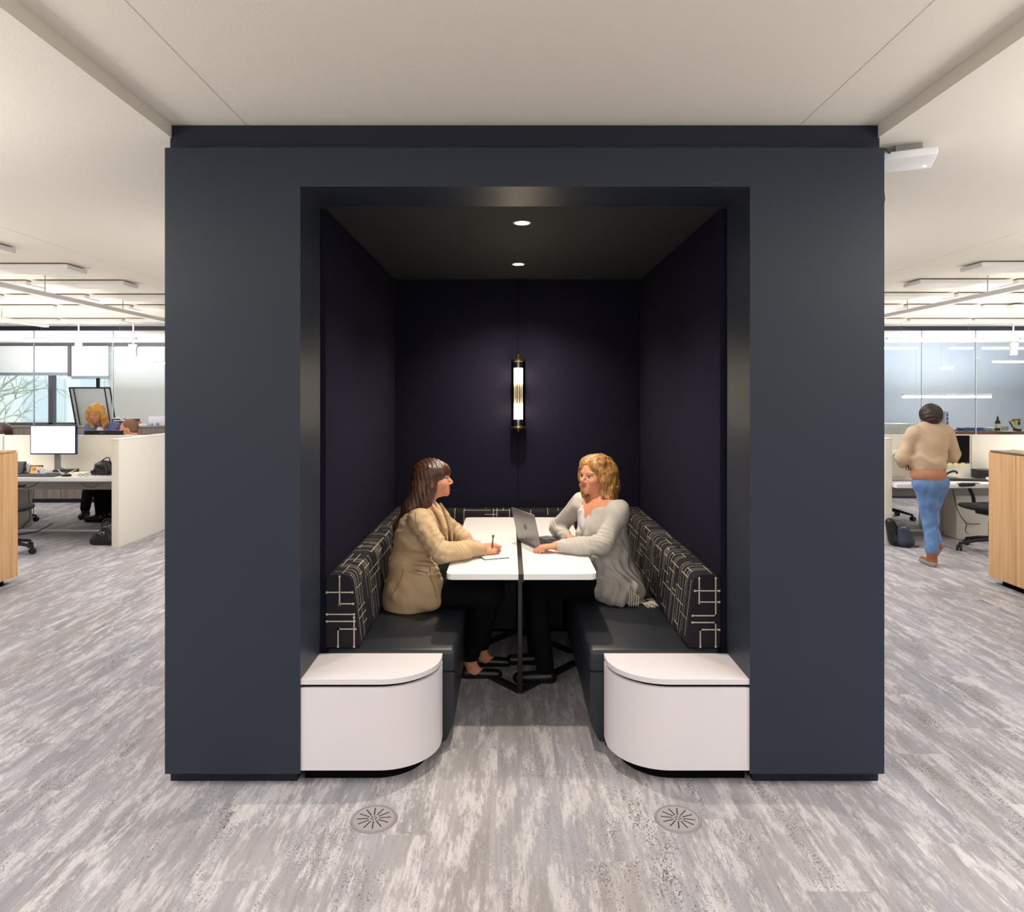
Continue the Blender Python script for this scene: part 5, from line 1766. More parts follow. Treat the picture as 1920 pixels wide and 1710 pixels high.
snap_tube(jk, [P(774, 1066, 3.6), P(788, 1070, 3.6), P(803, 1075, 3.6)], 0.0026, 'pocket_edge', d_line, body1)
snap_tube(jk, [P(807, 1062, 3.62), P(806, 1078, 3.62), P(812, 1098, 3.62), P(818, 1120, 3.62)], 0.0022, 'front_edge', d_line, body1)
snap_tube(jk, [P(752, 1068, 3.62), P(744, 1095, 3.62), P(734, 1120, 3.62)], 0.002, 'back_seam', d_line, body1)
snap_tube(jk, [P(778, 960, 3.6), P(775, 975, 3.55), P(777, 992, 3.55), P(788, 1004, 3.55)], 0.002, 'armhole_seam', d_line, body1)
Field().chain([P(812, 948, 3.735), P(826, 966, 3.715), P(834, 990, 3.70), P(839, 1015, 3.70)], [.008, .016, .014, .005], .008).mesh('lapel', beige, h=0.004, parent=body1)
Field().chain([P(826, 945, 3.86), P(838, 966, 3.87), P(845, 990, 3.87), P(848, 1015, 3.86)], [.008, .014, .012, .005], .008).mesh('lapel', beige, h=0.004, parent=body1)
f = Field()
f.ell((-.455, 3.80, .91), (.095, .085, .11), .03).ell((-.47, 3.80, .80), (.105, .10, .12), .03)
f.ell((-.395, 3.80, 1.0), (.05, .035, .07), .02, -1)
f.mesh('blouse', mat('white_blouse', rgb(214, 208, 198), 0.8), h=0.007, parent=body1)
trousers = mat('black_trousers', rgb(11, 11, 13), 0.9, spec=0.15)
f = Field()
f.ell((-.55, 3.80, .545), (.13, .17, .098), .04)
for yy, an in ((3.73, (-.225, 3.93, .10)), (3.88, (-.17, 4.10, .10))):
    kn = (-.10, yy, .535)
    f.cap((-.53, yy, .545), kn, .092, .072, .04)
    f.cap(kn, (an[0], an[1], an[2] + .01), .066, .050, .03)
f.mesh('trousers', trousers, h=0.009, parent=body1, cut=[(0, 0, -1, -.105)])
for an in ((-.225, 3.93), (-.17, 4.10)):
    f = Field()
    f.cap((an[0] - .02, an[1], .026), (an[0] + .16, an[1], .02), .034, .027, .02)
    f.ell((an[0] + .03, an[1], .075), (.05, .028, .04), .01, -1)
    f.mesh('shoe', mat('black_shoe', rgb(18, 18, 20), 0.35), h=0.006, parent=body1, cut=[(0, 0, -1, 0.0)])
brown_hair = hair_mat('brown_hair', rgb(78, 46, 30), rgb(44, 25, 17), 0.36, (160, 160, 7))


def hair1(M):
    g_ = Field()
    g_.ell((-.006, 0, .006), (.100, .084, .084), .02)
    g_.ell((.038, 0, .012), (.065, .070, .052), .02)
    g_.ell((-.035, .058, -.075), (.066, .026, .115), .03).ell((-.035, -.058, -.075), (.066, .026, .115), .03)
    g_.ell((-.055, 0, -.08), (.055, .075, .12), .03)
    g_.ell((.108, 0, -.078), (.074, .12, .076), .012, -1)
    g_.ell((.075, 0, -.14), (.075, .052, .10), .02, -1)
    h_ = Field().merge(g_, M)
    return h_


f = hair1(HM)
f.chain([(-.475, 3.765, 1.08), (-.525, 3.755, .985), (-.590, 3.76, .88), (-.628, 3.77, .785)], [.055, .05, .036, .012], .03)
f.chain([(-.475, 3.85, 1.08), (-.525, 3.86, .985), (-.590, 3.85, .88), (-.625, 3.84, .80)], [.055, .05, .036, .012], .03)
f.chain([(-.42, 3.735, 1.10), (-.455, 3.73, 1.02), (-.51, 3.735, .97)], [.03, .027, .02], .02)
st = lambda x, y, z: 0.0011 * np.sin(260 * (x + 0.30 * z) + 3 * np.sin(y * 60)) + 0.0012 * np.sin(170 * (y + .2 * x) + 1.5 * np.sin(z * 18))
f.mesh('hair', brown_hair, h=0.0042, disp=st, parent=body1)
# bracelet on the left wrist
br_ = MB()
for k in range(14):
    a = k * 2 * math.pi / 14
    c_ = wl + V3(.62, -.78, 0) * -.006
    u_ = V3(.78, .62, 0) * math.cos(a) * .031 + V3(0, 0, 1) * math.sin(a) * .028
    br_.lathe([(0, -.005), (.005, 0), (0, .005)], c=tuple(c_ + u_), n=8)
br_.build('bracelet', mat('dark_beads', rgb(60, 52, 64), 0.2, metal=0.6), body1)

# ============ blonde woman on the right bench, facing -x and a little to the camera
hc2 = (.503, 3.95, 1.168)
HM2 = head_matrix(hc2, (-.80, -.58, -.03), (0.03, -.02, 1), 1.03)
S1, S2 = V3(.60, 3.80, .965), V3(.425, 4.08, .965)
E1, E2 = V3(.502, 3.735, .788), V3(.300, 4.25, .79)
Wn, Wf = V3(.262, 3.835, .766), V3(.350, 4.055, .762)
f = Field()
f.merge(head_shapes(), HM2)
f.cap((.515, 3.955, 1.09), (.525, 3.95, .98), .052, .056, .03)
f.cap(S1 + V3(-.03, .03, 0), S2 + V3(.02, -.02, 0), .055, .055, .04)
f.chain([(.525, 3.94, .90), (.55, 3.95, .74), (.58, 3.95, .585)], [.11, .10, .115], .05)
f.cap(S1, E1, .045, .038, .03).cap(E1, Wn, .036, .026, .02)
f.cap(S2, E2, .045, .038, .03).cap(E2, Wf, .036, .026, .02)
for yy, an in ((3.90, (.20, 3.86, .09)), (4.03, (.16, 4.12, .09))):
    kn = (.14, yy, .54)
    f.cap((.56, yy, .545), kn, .082, .062, .04)
    f.cap(kn, an, .055, .034, .03)
    f.cap((an[0] + .02, an[1], .034), (an[0] - .14, an[1], .026), .03, .024, .02)
hand_shapes(f, Wn, (-.98, -.10, -.06), (0, 0, -1), (-.1, .99, 0), ((.45, .75, .5), (.5, .8, .5), (.55, .85, .5), (.6, .9, .5)), .5, .95, .05)
hand_shapes(f, Wf, (.93, -.36, -.05), (0, 0, -1), (.36, .93, 0), ((.5, .7, .4), (.55, .75, .4), (.6, .8, .4), (.65, .8, .4)), .5, .9, .10)
fine = (0.0028, [[(.10, .62)], [(3.76, 4.16)], [(.728, .80), (1.02, 1.28)]])
body2 = f.mesh('person', [skin, lips_m, eye_w, iris, brow_m], h=0.007, fine=fine, facemat=face_colors(HM2))
tag(body2, 'blonde woman in a grey cardigan, seated right of the booth table behind the laptop', 'person')
greyk = mat('grey_knit', rgb(190, 184, 178), 0.95, spec=0.1, bump=((260, 260, 260), 0.35, 0.0015), noise=((10, 10, 10), rgb(178, 172, 166), 0.35, 0.65))
fw2 = V3(-.86, -.51, 0).normalized()
f = Field()
f.cap(S1 + V3(-.01, .01, -.01), S2 + V3(.01, -.01, -.01), .062, .060, .04)
f.ell((.538, 3.945, .87), (.13, .165, .13), .05)
f.ell((.565, 3.95, .70), (.13, .165, .15), .05)
f.ell((.595, 3.94, .54), (.16, .20, .12), .05)
f.cap((.60, 3.80, .50), (.70, 3.86, .50), .05, .05, .05)
f.cap(S1, E1, .062, .052, .03)
f.chain([E1, (.39, 3.775, .782), Wn + V3(.002, 0, 0)], [.052, .046, .038], .02)
f.cap(S2, E2, .060, .050, .03).cap(E2, Wf + V3(-.015, .03, .003), .048, .035, .02)
nk = V3(.515, 3.945, .985)
f.cap(nk + fw2 * .10 + V3(0, 0, .05), nk + fw2 * .135 + V3(0, 0, -.16), .075, .012, .02, -1)
f.cap(nk + V3(0, 0, .06), nk + fw2 * .08 + V3(0, 0, .04), .066, .07, .02, -1)
sd2 = V3(-.51, .86, 0).normalized()
for s in (-1, 1):
    f.chain([nk + sd2 * s * .065 + V3(0, 0, .0), nk + fw2 * .085 + sd2 * s * .058 + V3(0, 0, -.05), nk + fw2 * .115 + sd2 * s * .04 + V3(0, 0, -.16), nk + fw2 * .11 + sd2 * s * .05 + V3(0, 0, -.3)],
            [.017, .018, .016, .014], .012)
f.cap(Wn + V3(-.012, 0, 0), Wn + V3(-.05, 0, 0), .046, .05, .003, -1)
w3 = folds(21, 0.009, 30, 26, 40, 4)
w4 = folds(22, 0.003, 90, 90, 60, 3)
kf = [ring_folds((.51, 3.73, .82), (.5, .3, .8), .07, .028, .0026, .02), ring_folds((.43, 3.76, .79), (1, -.3, 0), .08, .026, .0020, .02),
      ring_folds((.31, 3.81, .78), (1, -.2, 0), .05, .02, .0018, .01), ring_folds((.31, 4.24, .81), (.3, -.7, .6), .08, .026, .0026, .02),
      ring_folds((.60, 3.80, .62), (.9, .3, .25), .16, .055, .0055, .03), ring_folds((.47, 3.85, .70), (1, 0, .2), .10, .04, .0045, .02)]
cd = f.mesh('cardigan', greyk, h=0.0052, disp=lambda x, y, z: w3(x, y, z) * .7 + w4(x, y, z) + sum(q(x, y, z) for q in kf), parent=body2, cut=[(0, 0, -1, -.453)])
f = Field()
f.ell((.50, 3.935, .87), (.11, .10, .12), .03).ell((.53, 3.94, .74), (.12, .12, .14), .03)
f.cap(nk + fw2 * .09 + V3(0, 0, .06), nk + fw2 * .125 + V3(0, 0, -.10), .055, .006, .02, -1)
f.cap(nk + V3(0, 0, .05), nk + fw2 * .05 + V3(0, 0, .03), .06, .06, .02, -1)
f.mesh('top', mat('pale_grey_top', rgb(186, 184, 186), 0.7), h=0.006, disp=folds(31, .003, 60, 60, 20, 3), parent=body2)
f = Field()
f.ell((.58, 3.95, .545), (.12, .16, .098), .04)
for yy, an in ((3.90, (.20, 3.86, .09)), (4.03, (.16, 4.12, .09))):
    kn = (.14, yy, .54)
    f.cap((.56, yy, .545), kn, .092, .072, .04)
    f.cap(kn, an, .066, .050, .03)
f.mesh('trousers', trousers, h=0.009, parent=body2, cut=[(0, 0, -1, -.06)])
for an in ((.20, 3.86), (.16, 4.12)):
    f = Field()
    f.cap((an[0] + .03, an[1], .034), (an[0] - .15, an[1], .028), .038, .03, .02)
    f.mesh('shoe', mat('black_shoe', rgb(18, 18, 20), 0.35), h=0.007, parent=body2, cut=[(0, 0, -1, 0.0)])
blonde_hair = hair_mat('blonde_hair', rgb(182, 136, 80), rgb(116, 78, 42), 0.42, (130, 130, 20))


def hair2(M):
    g_ = Field()
    g_.ell((-.012, 0, .012), (.098, .086, .083), .02)
    g_.ell((.018, .040, .040), (.066, .046, .048), .02).ell((.018, -.040, .040), (.066, .046, .048), .02)
    for s in (1, -1):
        g_.chain([(.045, s * .070, .02), (.030, s * .085, -.035), (.018, s * .088, -.075), (.034, s * .078, -.115)], [.022, .026, .025, .016], .015)
        g_.chain([(.0, s * .075, -.01), (-.012, s * .088, -.08), (-.002, s * .088, -.13), (.014, s * .078, -.165)], [.036, .036, .033, .014], .015)
        g_.chain([(-.035, s * .060, .0), (-.045, s * .070, -.08), (-.038, s * .068, -.14), (-.02, s * .058, -.195)], [.050, .042, .034, .010], .02)
    g_.chain([(-.05, 0, -.02), (-.058, 0, -.10), (-.05, 0, -.16)], [.065, .052, .026], .03)
    g_.ell((.114, -.004, -.040), (.064, .056, .092), .008, -1)
    g_.ell((.095, 0, -.14), (.080, .050, .07), .012, -1)
    return Field().merge(g_, M)


def wv(x, y, z):
    a = (x * .58 - y * .80)
    ph = 3.2 * np.sin(z * 42 + 1.0) + 1.5 * np.sin(z * 23 + a * 20)
    return 0.0020 * np.sin(105 * a + ph) + 0.0014 * np.sin(150 * (x * .8 + y * .58) + ph) + .0007 * np.sin(300 * a - 2 * ph)


hair2(HM2).mesh('hair', blonde_hair, h=0.004, disp=wv, parent=body2)
# scarf with fringe hanging on the bench
scarf = mat('cream_scarf', rgb(188, 178, 164), 0.95, spec=0.1)
sc = empty('scarf', (.775, 3.86, SZ), label='cream fringed scarf lying on the right bench beside the blonde woman', cat='scarf')
rnd = random.Random(5)
Field().ell((-.075, -.01, .006), (.06, .05, .012), .01).mesh('cloth', scarf, h=0.005, disp=folds(8, .003, 80, 80, 80), cut=[(0, 0, -1, -.001)], parent=sc)
fr = MB()
for k in range(16):
    a = math.radians(-75 + k * 7.5)
    p0 = V3(-.06 + .06 * math.cos(a), -.02 + .045 * math.sin(a), .012)
    p1 = p0 + V3(math.cos(a) * .045 + rnd.uniform(-.006, .006), math.sin(a) * .045, -.005)
    p2 = p1 + V3(math.cos(a) * .025 + rnd.uniform(-.008, .008), math.sin(a) * .02, -.002)
    fr.tube([p0, p1, p2], .0032, 6)
fr.build('fringe', scarf, sc)
ft = MB()
for k in range(5):
    x_ = .645 + .012 * k
    ft.tube([(x_ - .0, 3.745, .56 - .01 * k), (x_ + .006, 3.735, .51), (x_ + .002, 3.735, .465)], .003, 6)
ft.build('tassels', scarf, body2)

# ============ people in the office
jeans = mat('blue_jeans', rgb(104, 138, 182), 0.9, noise=((20, 20, 10), rgb(84, 116, 162), 0.35, 0.65))
dw = 6.5
X0 = px(1742, dw)
# walking person seen from behind (faces +y), weight on the left foot
HW = head_matrix((px(1744, dw) + .02, dw + .03, 1.6 - 44 * dw / F + .025), (0.15, 1, -.2), (0, 0, 1), .98)
f = Field()
f.merge(head_shapes(), HW)
f.cap((X0 + .02, dw + .02, 1.42), (X0 + .01, dw, 1.33), .05, .052, .03)
f.cap((X0 - .13, dw, 1.25), (X0 + .14, dw, 1.25), .042, .042, .03)
f.chain([(X0, dw, 1.14), (X0 - .01, dw, .95), (X0, dw, .80)], [.085, .085, .105], .04)
f.cap((X0 - .155, dw, 1.25), (X0 - .225, dw + .03, 1.0), .043, .036, .03).cap((X0 - .225, dw + .03, 1.0), (X0 - .13, dw + .22, .93), .034, .024, .02)
f.cap((X0 + .165, dw, 1.25), (X0 + .25, dw + .04, 1.03), .043, .036, .03).cap((X0 + .25, dw + .04, 1.03), (X0 + .13, dw + .22, .98), .034, .024, .02)
hipz = .77
lk, la = V3(X0 + .03, dw + .03, .42), V3(X0 + .015, dw - .02, .10)
rk_, ra = V3(X0 + .09, dw + .16, .45), V3(X0 + .08, dw + .02, .22)
f.cap((X0 - .03, dw, hipz), lk, .085, .058, .04).cap(lk, la, .052, .036, .03).cap(la, la + V3(0, .0, -.05), .034, .034, .02).cap(la + V3(0, 0, -.065), la + V3(0, .14, -.07), .03, .024, .02)
f.cap((X0 + .08, dw, hipz), rk_, .085, .058, .04).cap(rk_, ra, .052, .036, .03).cap(ra + V3(0, -.02, -.02), ra + V3(0, .05, -.12), .032, .024, .02)
hand_shapes(f, (X0 - .13, dw + .22, .93), (.7, .6, 0), (0, 0, -1), (0.6, -.7, 0), (.5, .7, .4), .5)
hand_shapes(f, (X0 + .13, dw + .22, .98), (-.7, .6, 0), (0, 0, -1), (-.6, -.7, 0), (.5, .7, .4), .5)
body3 = f.mesh('person', [mat('brown_skin', rgb(128, 84, 62), 0.5), lips_m, eye_w, iris, brow_m], h=0.006, facemat=face_colors(HW))
tag(body3, 'person in beige jumper and blue jeans walking away, right of the booth', 'person')
f = Field()
f.cap((X0 - .125, dw, 1.25), (X0 + .135, dw, 1.25), .072, .072, .05)
f.cap((X0 - .03, dw, 1.31), (X0 + .05, dw, 1.31), .048, .048, .05)
f.ell((X0, dw, 1.13), (.165, .12, .17), .05).ell((X0 - .01, dw, .97), (.165, .125, .14), .05)
f.cap((X0 - .155, dw, 1.24), (X0 - .235, dw + .03, 1.0), .062, .056, .03).cap((X0 - .235, dw + .03, 1.0), (X0 - .14, dw + .2, .93), .052, .04, .02)
f.cap((X0 + .165, dw, 1.24), (X0 + .26, dw + .04, 1.03), .062, .058, .03).cap((X0 + .26, dw + .04, 1.03), (X0 + .14, dw + .2, .98), .052, .04, .02)
f.mesh('jumper', mat('beige_jumper', rgb(196, 172, 146), 0.95, spec=0.1, noise=((90, 90, 260), rgb(188, 163, 137), .35, .65), bump=((60, 60, 320), .25, .003)), h=0.008, disp=lambda x, y, z: folds(41, .009, 24, 24, 34)(x, y, z) + folds(45, .006, 14, 14, 75)(x, y, z) * np.clip((1.12 - z) * 5, 0.1, 1), parent=body3, cut=[(0.12, 0, -1, -.885 + .12 * X0)])
Field().ell((X0 - .01, dw, .86), (.158, .125, .10), .04).mesh(
    'shirt_hem', mat('rust_shirt', rgb(178, 124, 98), 0.9), h=0.008, disp=folds(42, .006, 40, 40, 20), parent=body3, cut=[(0.1, 0, -1, -.775 + .1 * X0)])
f = Field()
f.ell((X0, dw, .775), (.148, .118, .10), .04)
f.cap((X0 - .03, dw, hipz), lk, .098, .072, .04).cap(lk, la + V3(0, 0, .05), .068, .054, .03)
f.cap((X0 + .08, dw, hipz), rk_, .098, .070, .04).cap(rk_, ra, .064, .05, .03)
f.mesh('jeans', jeans, h=0.008, disp=folds(43, .005, 30, 30, 50), parent=body3)
for p_ in (la, ra):
    off = 0.0 if p_ is la else -.0
    f = Field()
    if p_ is la:
        f.cap(p_ + V3(0, 0, .02), p_ + V3(0, 0, -.055), .045, .042, .02).cap(p_ + V3(0, -.01, -.068), p_ + V3(0, .15, -.072), .040, .032, .02)
    else:
        f.cap(p_ + V3(0, 0, .0), p_ + V3(0, .0, -.05), .045, .042, .02).cap(p_ + V3(0, -.03, -.04), p_ + V3(0, .05, -.15), .038, .03, .02)
    sh = f.mesh('boot', [mat('rust_boot', rgb(140, 82, 54), 0.7), mat('grey_sole', rgb(150, 142, 132), 0.8)], h=0.006, parent=body3, cut=[(0, 0, -1, 0.0)],
                facemat=lambda c, z0=p_.z: ((c[:, 2] < z0 - .055)).astype(int))
Field().merge(Field().ell((-.012, 0, .016), (.112, .096, .10), .02).ell((-.05, 0, -.02), (.07, .085, .07), .02).ell((.10, 0, -.05), (.06, .07, .07), .01, -1), HW).mesh(
    'hair', hair_mat('black_hair', rgb(38, 26, 24), rgb(60, 42, 36), .5, (120, 120, 60)), h=0.007, disp=folds(44, .006, 120, 120, 120), parent=body3)

# standing blonde woman bending over the far left desk (faces the camera)
d4 = 8.95
X4 = px(189, d4)
HB = head_matrix((X4 + .01, d4 - .12, 1.6 - 30 * d4 / F), (0.05, -1, -.42), (0, 0, 1), 1.0)
f = Field().merge(head_shapes(), HB)
f.cap((X4, d4 - .05, 1.30), (X4 - .02, d4 + .05, 1.24), .05, .055, .03)
f.cap((X4 - .15, d4 + .06, 1.20), (X4 + .14, d4 + .06, 1.20), .055, .055, .04)
f.chain([(X4 - .01, d4 + .08, 1.12), (X4 - .03, d4 + .28, .92)], [.12, .13], .05)
f.cap((X4 - .16, d4 + .05, 1.20), (X4 - .24, d4 - .05, .96), .045, .036, .03).cap((X4 - .24, d4 - .05, .96), (X4 - .17, d4 - .35, .77), .036, .025, .02)
f.cap((X4 + .15, d4 + .05, 1.20), (X4 + .20, d4 - .05, .96), .045, .036, .03).cap((X4 + .20, d4 - .05, .96), (X4 + .12, d4 - .35, .77), .036, .025, .02)
hand_shapes(f, (X4 - .17, d4 - .35, .77), (.3, -.95, 0), (0, 0, -1), (1, .3, 0), (.3, .5, .3), .5)
hand_shapes(f, (X4 + .12, d4 - .35, .77), (-.3, -.95, 0), (0, 0, -1), (-1, .3, 0), (.3, .5, .3), .5)
legs4 = ((px(160, 9.05), 9.05), (px(198, 8.95), 8.95))
for (ax_, ay_) in legs4:
    f.chain([(X4 - .03 + (ax_ - X4) * .3, d4 + .28, .88), (ax_ + .0, ay_ + .1, .48), (ax_, ay_, .09)], [.09, .055, .035], .03)
    f.cap((ax_, ay_, .035), (ax_ + .03, ay_ - .13, .03), .03, .025, .02)
body4 = f.mesh('person', [skin, lips_m, eye_w, iris, brow_m], h=0.006, facemat=face_colors(HB))
tag(body4, 'blonde woman in a blue jacket bending over the far left desk', 'person')
f = Field()
f.cap((X4 - .14, d4 + .06, 1.185), (X4 + .13, d4 + .06, 1.185), .075, .075, .04)
f.chain([(X4 - .01, d4 + .08, 1.10), (X4 - .03, d4 + .28, .90)], [.15, .155], .05)
f.cap((X4 - .155, d4 + .05, 1.18), (X4 - .25, d4 - .05, .96), .066, .055, .03).cap((X4 - .25, d4 - .05, .96), (X4 - .18, d4 - .32, .79), .052, .038, .02)
f.cap((X4 + .145, d4 + .05, 1.18), (X4 + .21, d4 - .05, .96), .066, .055, .03).cap((X4 + .21, d4 - .05, .96), (X4 + .13, d4 - .32, .79), .052, .038, .02)
f.ell((X4 + .01, d4 - .09, 1.10), (.055, .06, .18), .02, -1)
f.mesh('jacket', mat('dusty_blue_jacket', rgb(104, 108, 152), 0.9), h=0.008, disp=folds(51, .008, 30, 30, 30), parent=body4)
Field().ell((X4 + .005, d4 + .05, 1.10), (.10, .12, .13), .02).mesh('top', mat('white_top', rgb(240, 240, 238), .8), h=.009, parent=body4)
f = Field()
f.ell((X4 - .03, d4 + .29, .87), (.15, .13, .12), .04)
for (ax_, ay_) in legs4:
    f.chain([(X4 - .03 + (ax_ - X4) * .3, d4 + .28, .88), (ax_, ay_ + .1, .48), (ax_, ay_, .13)], [.105, .072, .06], .03)
f.mesh('trousers', trousers, h=0.01, parent=body4)
for (ax_, ay_) in legs4:
    Field().cap((ax_, ay_ + .02, .05), (ax_ + .03, ay_ - .14, .036), .045, .036, .02).cap((ax_, ay_, .04), (ax_, ay_, .15), .045, .05, .02).mesh(
        'boot', mat('black_shoe', rgb(18, 18, 20), 0.35), h=.008, parent=body4, cut=[(0, 0, -1, 0)])
g_ = Field().ell((-.012, 0, .014), (.104, .092, .092), .02)
for s in (1, -1):
    g_.chain([(.02, s * .08, .01), (.02, s * .092, -.07), (.01, s * .085, -.15), (.03, s * .07, -.20)], [.034, .04, .036, .02], .02)
g_.chain([(-.06, 0, -.02), (-.07, 0, -.10), (-.06, 0, -.17)], [.07, .06, .04], .03)
g_.ell((.11, 0, -.05), (.06, .060, .09), .01, -1)
Field().merge(g_, HB).mesh('hair', hair_mat('golden_hair', rgb(214, 164, 84), rgb(176, 122, 56), .5, (90, 90, 14)), h=.006, disp=folds(52, .006, 90, 90, 30), parent=body4)

# seated man, profile to the left, behind the far desk
d5 = 8.85
X5 = px(240, d5)
HN = head_matrix((X5 + .01, d5, 1.6 - 60 * d5 / F), (-1, -.25, -.05), (0, 0, 1), 1.05)
f = Field().merge(head_shapes(), HN)
f.cap((X5 + .04, d5, 1.13), (X5 + .07, d5, 1.04), .058, .065, .03)
f.cap((X5 + .07, d5 - .17, .98), (X5 + .07, d5 + .17, .98), .06, .06, .04)
f.chain([(X5 + .08, d5, .92), (X5 + .10, d5, .58)], [.13, .14], .05)
for s in (-1, 1):
    f.cap((X5 + .07, d5 + s * .18, .98), (X5 - .02, d5 + s * .2, .77), .048, .04, .03).cap((X5 - .02, d5 + s * .2, .77), (X5 - .22, d5 + s * .1 - .2, .775), .038, .028, .02)
    hand_shapes(f, (X5 - .22, d5 + s * .1 - .2, .775), (-.8, -.5, 0), (0, 0, -1), (-.3 * s, .8 * s, 0), (.3, .5, .3), .5)
    f.cap((X5 + .08, d5 + s * .09, .53), (X5 - .33, d5 + s * .1, .52), .085, .065, .03).cap((X5 - .33, d5 + s * .1, .52), (X5 - .3, d5 + s * .1, .1), .056, .036, .03)
    f.cap((X5 - .3, d5 + s * .1, .04), (X5 - .44, d5 + s * .1, .03), .034, .028, .02)
short = hair_mat('short_brown_hair', rgb(150, 108, 82), rgb(120, 84, 62), .7, (200, 200, 200))
body5 = f.mesh('person', [mat('ruddy_skin', rgb(222, 160, 134), .5, sss=.1), lips_m, eye_w, iris, brow_m], h=.0065, facemat=face_colors(HN))
tag(body5, 'man with short brown hair and dark blue jacket seated behind the left divider', 'person')
Field().merge(Field().ell((-.016, 0, .014), (.094, .079, .083), .01).ell((-.05, 0, -.035), (.05, .074, .055), .02).ell((.11, 0, -.03), (.085, .1, .085), .015, -1), HN).mesh('hair', short, h=.006, parent=body5)
f = Field()
f.cap((X5 + .07, d5 - .16, .97), (X5 + .07, d5 + .16, .97), .075, .075, .04).chain([(X5 + .08, d5, .9), (X5 + .10, d5, .6)], [.155, .16], .05)
for s in (-1, 1):
    f.cap((X5 + .07, d5 + s * .18, .97), (X5 - .02, d5 + s * .2, .785), .066, .055, .03).cap((X5 - .02, d5 + s * .2, .785), (X5 - .2, d5 + s * .1 - .19, .785), .052, .04, .02)
f.mesh('jacket', mat('dark_blue_jacket', rgb(44, 58, 104), .9), h=.009, disp=folds(61, .006, 30, 30, 30), parent=body5)
Field().chain([(X5 + .03, d5 - .05, 1.06), (X5 + .06, d5, 1.07), (X5 + .04, d5 + .06, 1.06)], [.045, .05, .045], .02).mesh('collar', mat('yellow_collar', rgb(226, 214, 150), .8), h=.007, parent=body5)
f = Field().ell((X5 + .1, d5, .52), (.15, .17, .1), .03)
for s in (-1, 1):
    f.cap((X5 + .08, d5 + s * .09, .53), (X5 - .33, d5 + s * .1, .52), .095, .075, .03).cap((X5 - .33, d5 + s * .1, .52), (X5 - .3, d5 + s * .1, .1), .066, .05, .03)
f.mesh('trousers', trousers, h=.01, parent=body5)
for s in (-1, 1):
    Field().cap((X5 - .28, d5 + s * .1, .05), (X5 - .46, d5 + s * .1, .036), .046, .038, .02).cap((X5 - .3, d5 + s * .1, .05), (X5 - .3, d5 + s * .1, .12), .045, .05, .02).mesh('shoe', mat('black_shoe', rgb(18, 18, 20), 0.35), h=.009, parent=body5, cut=[(0, 0, -1, 0)])
c4 = copy_tree(ch); c4.location = (X5 + .12, d5, 0); c4.rotation_euler = (0, 0, 0); c4['label'] = 'black office chair under the seated man in the dark blue jacket'

# dark-haired person at the left frame edge
d6 = 8.7
X6 = px(2, d6)
HD = head_matrix((X6, d6, 1.6 - 66 * d6 / F), (-.75, -.65, 0), (0, 0, 1), 1.0)
f = Field().merge(head_shapes(), HD)
f.cap((X6 + .03, d6, 1.1), (X6 + .04, d6, 1.0), .05, .055, .03)
f.cap((X6 + .04, d6 - .14, .95), (X6 + .04, d6 + .14, .95), .055, .055, .04)
f.chain([(X6 + .05, d6, .9), (X6 + .07, d6, .58)], [.12, .13], .05)
for s in (-1, 1):
    f.cap((X6 + .04, d6 + s * .16, .95), (X6 - .04, d6 + s * .19, .77), .045, .038, .03).cap((X6 - .04, d6 + s * .19, .77), (X6 - .24, d6 + s * .1, .775), .036, .026, .02)
    hand_shapes(f, (X6 - .24, d6 + s * .1, .775), (-1, -.1, 0), (0, 0, -1), (-.1 * s, -s, 0), (.3, .5, .3), .5)
    f.cap((X6 + .05, d6 + s * .09, .53), (X6 - .35, d6 + s * .1, .52), .085, .065, .03).cap((X6 - .35, d6 + s * .1, .52), (X6 - .32, d6 + s * .1, .1), .056, .036, .03)
    f.cap((X6 - .32, d6 + s * .1, .04), (X6 - .45, d6 + s * .1, .03), .034, .028, .02)
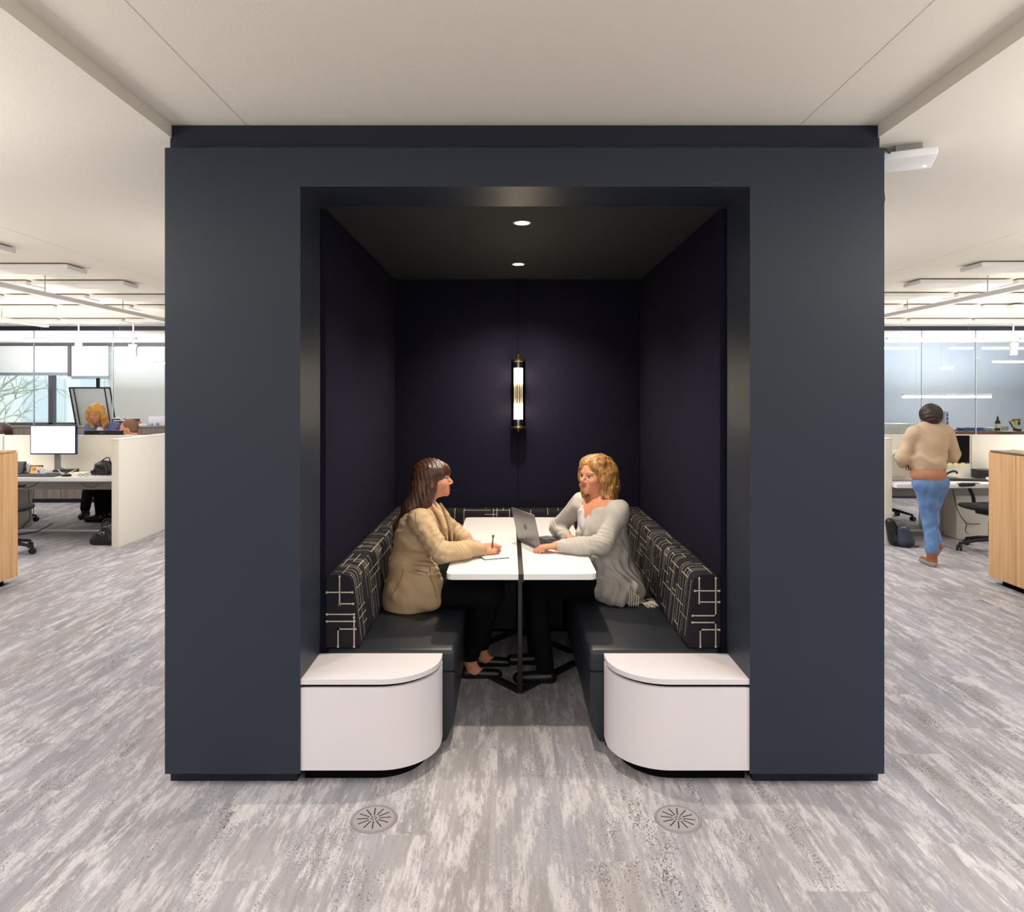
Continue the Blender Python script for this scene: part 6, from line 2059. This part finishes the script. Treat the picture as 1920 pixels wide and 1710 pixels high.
body6 = f.mesh('person', [skin, lips_m, eye_w, iris, brow_m], h=.007, facemat=face_colors(HD))
tag(body6, 'dark-haired person at the left frame edge, only the head above the divider', 'person')
g_ = Field().ell((-.014, 0, .012), (.102, .088, .09), .02).chain([(-.05, 0, -.03), (-.06, 0, -.12), (-.05, 0, -.2)], [.075, .07, .05], .03)
for s in (1, -1):
    g_.chain([(.0, s * .078, .0), (-.01, s * .085, -.08), (-.01, s * .08, -.16)], [.035, .035, .03], .02)
g_.ell((.11, 0, -.04), (.075, .07, .09), .01, -1)
Field().merge(g_, HD).mesh('hair', hair_mat('dark_brown_hair', rgb(44, 30, 28), rgb(70, 46, 40), .4), h=.006, parent=body6)
f = Field().cap((X6 + .04, d6 - .13, .94), (X6 + .04, d6 + .13, .94), .07, .07, .04).chain([(X6 + .05, d6, .88), (X6 + .07, d6, .6)], [.145, .15], .05)
for s in (-1, 1):
    f.cap((X6 + .04, d6 + s * .16, .94), (X6 - .04, d6 + s * .19, .785), .06, .05, .03).cap((X6 - .04, d6 + s * .19, .785), (X6 - .22, d6 + s * .1, .785), .05, .036, .02)
f.mesh('jumper', dark_fabric, h=.01, parent=body6)
f = Field().ell((X6 + .08, d6, .52), (.15, .17, .1), .03)
for s in (-1, 1):
    f.cap((X6 + .05, d6 + s * .09, .53), (X6 - .35, d6 + s * .1, .52), .095, .075, .03).cap((X6 - .35, d6 + s * .1, .52), (X6 - .32, d6 + s * .1, .1), .066, .05, .03)
    Field().cap((X6 - .30, d6 + s * .1, .05), (X6 - .47, d6 + s * .1, .036), .046, .038, .02).cap((X6 - .32, d6 + s * .1, .05), (X6 - .32, d6 + s * .1, .12), .045, .05, .02).mesh('shoe', mat('black_shoe', rgb(18, 18, 20), 0.35), h=.01, parent=body6, cut=[(0, 0, -1, 0)])
f.mesh('trousers', trousers, h=.012, parent=body6)
c5 = copy_tree(ch); c5.location = (X6 + .08, d6, 0); c5.rotation_euler = (0, 0, 0); c5['label'] = 'black office chair under the dark-haired person at the left frame edge'
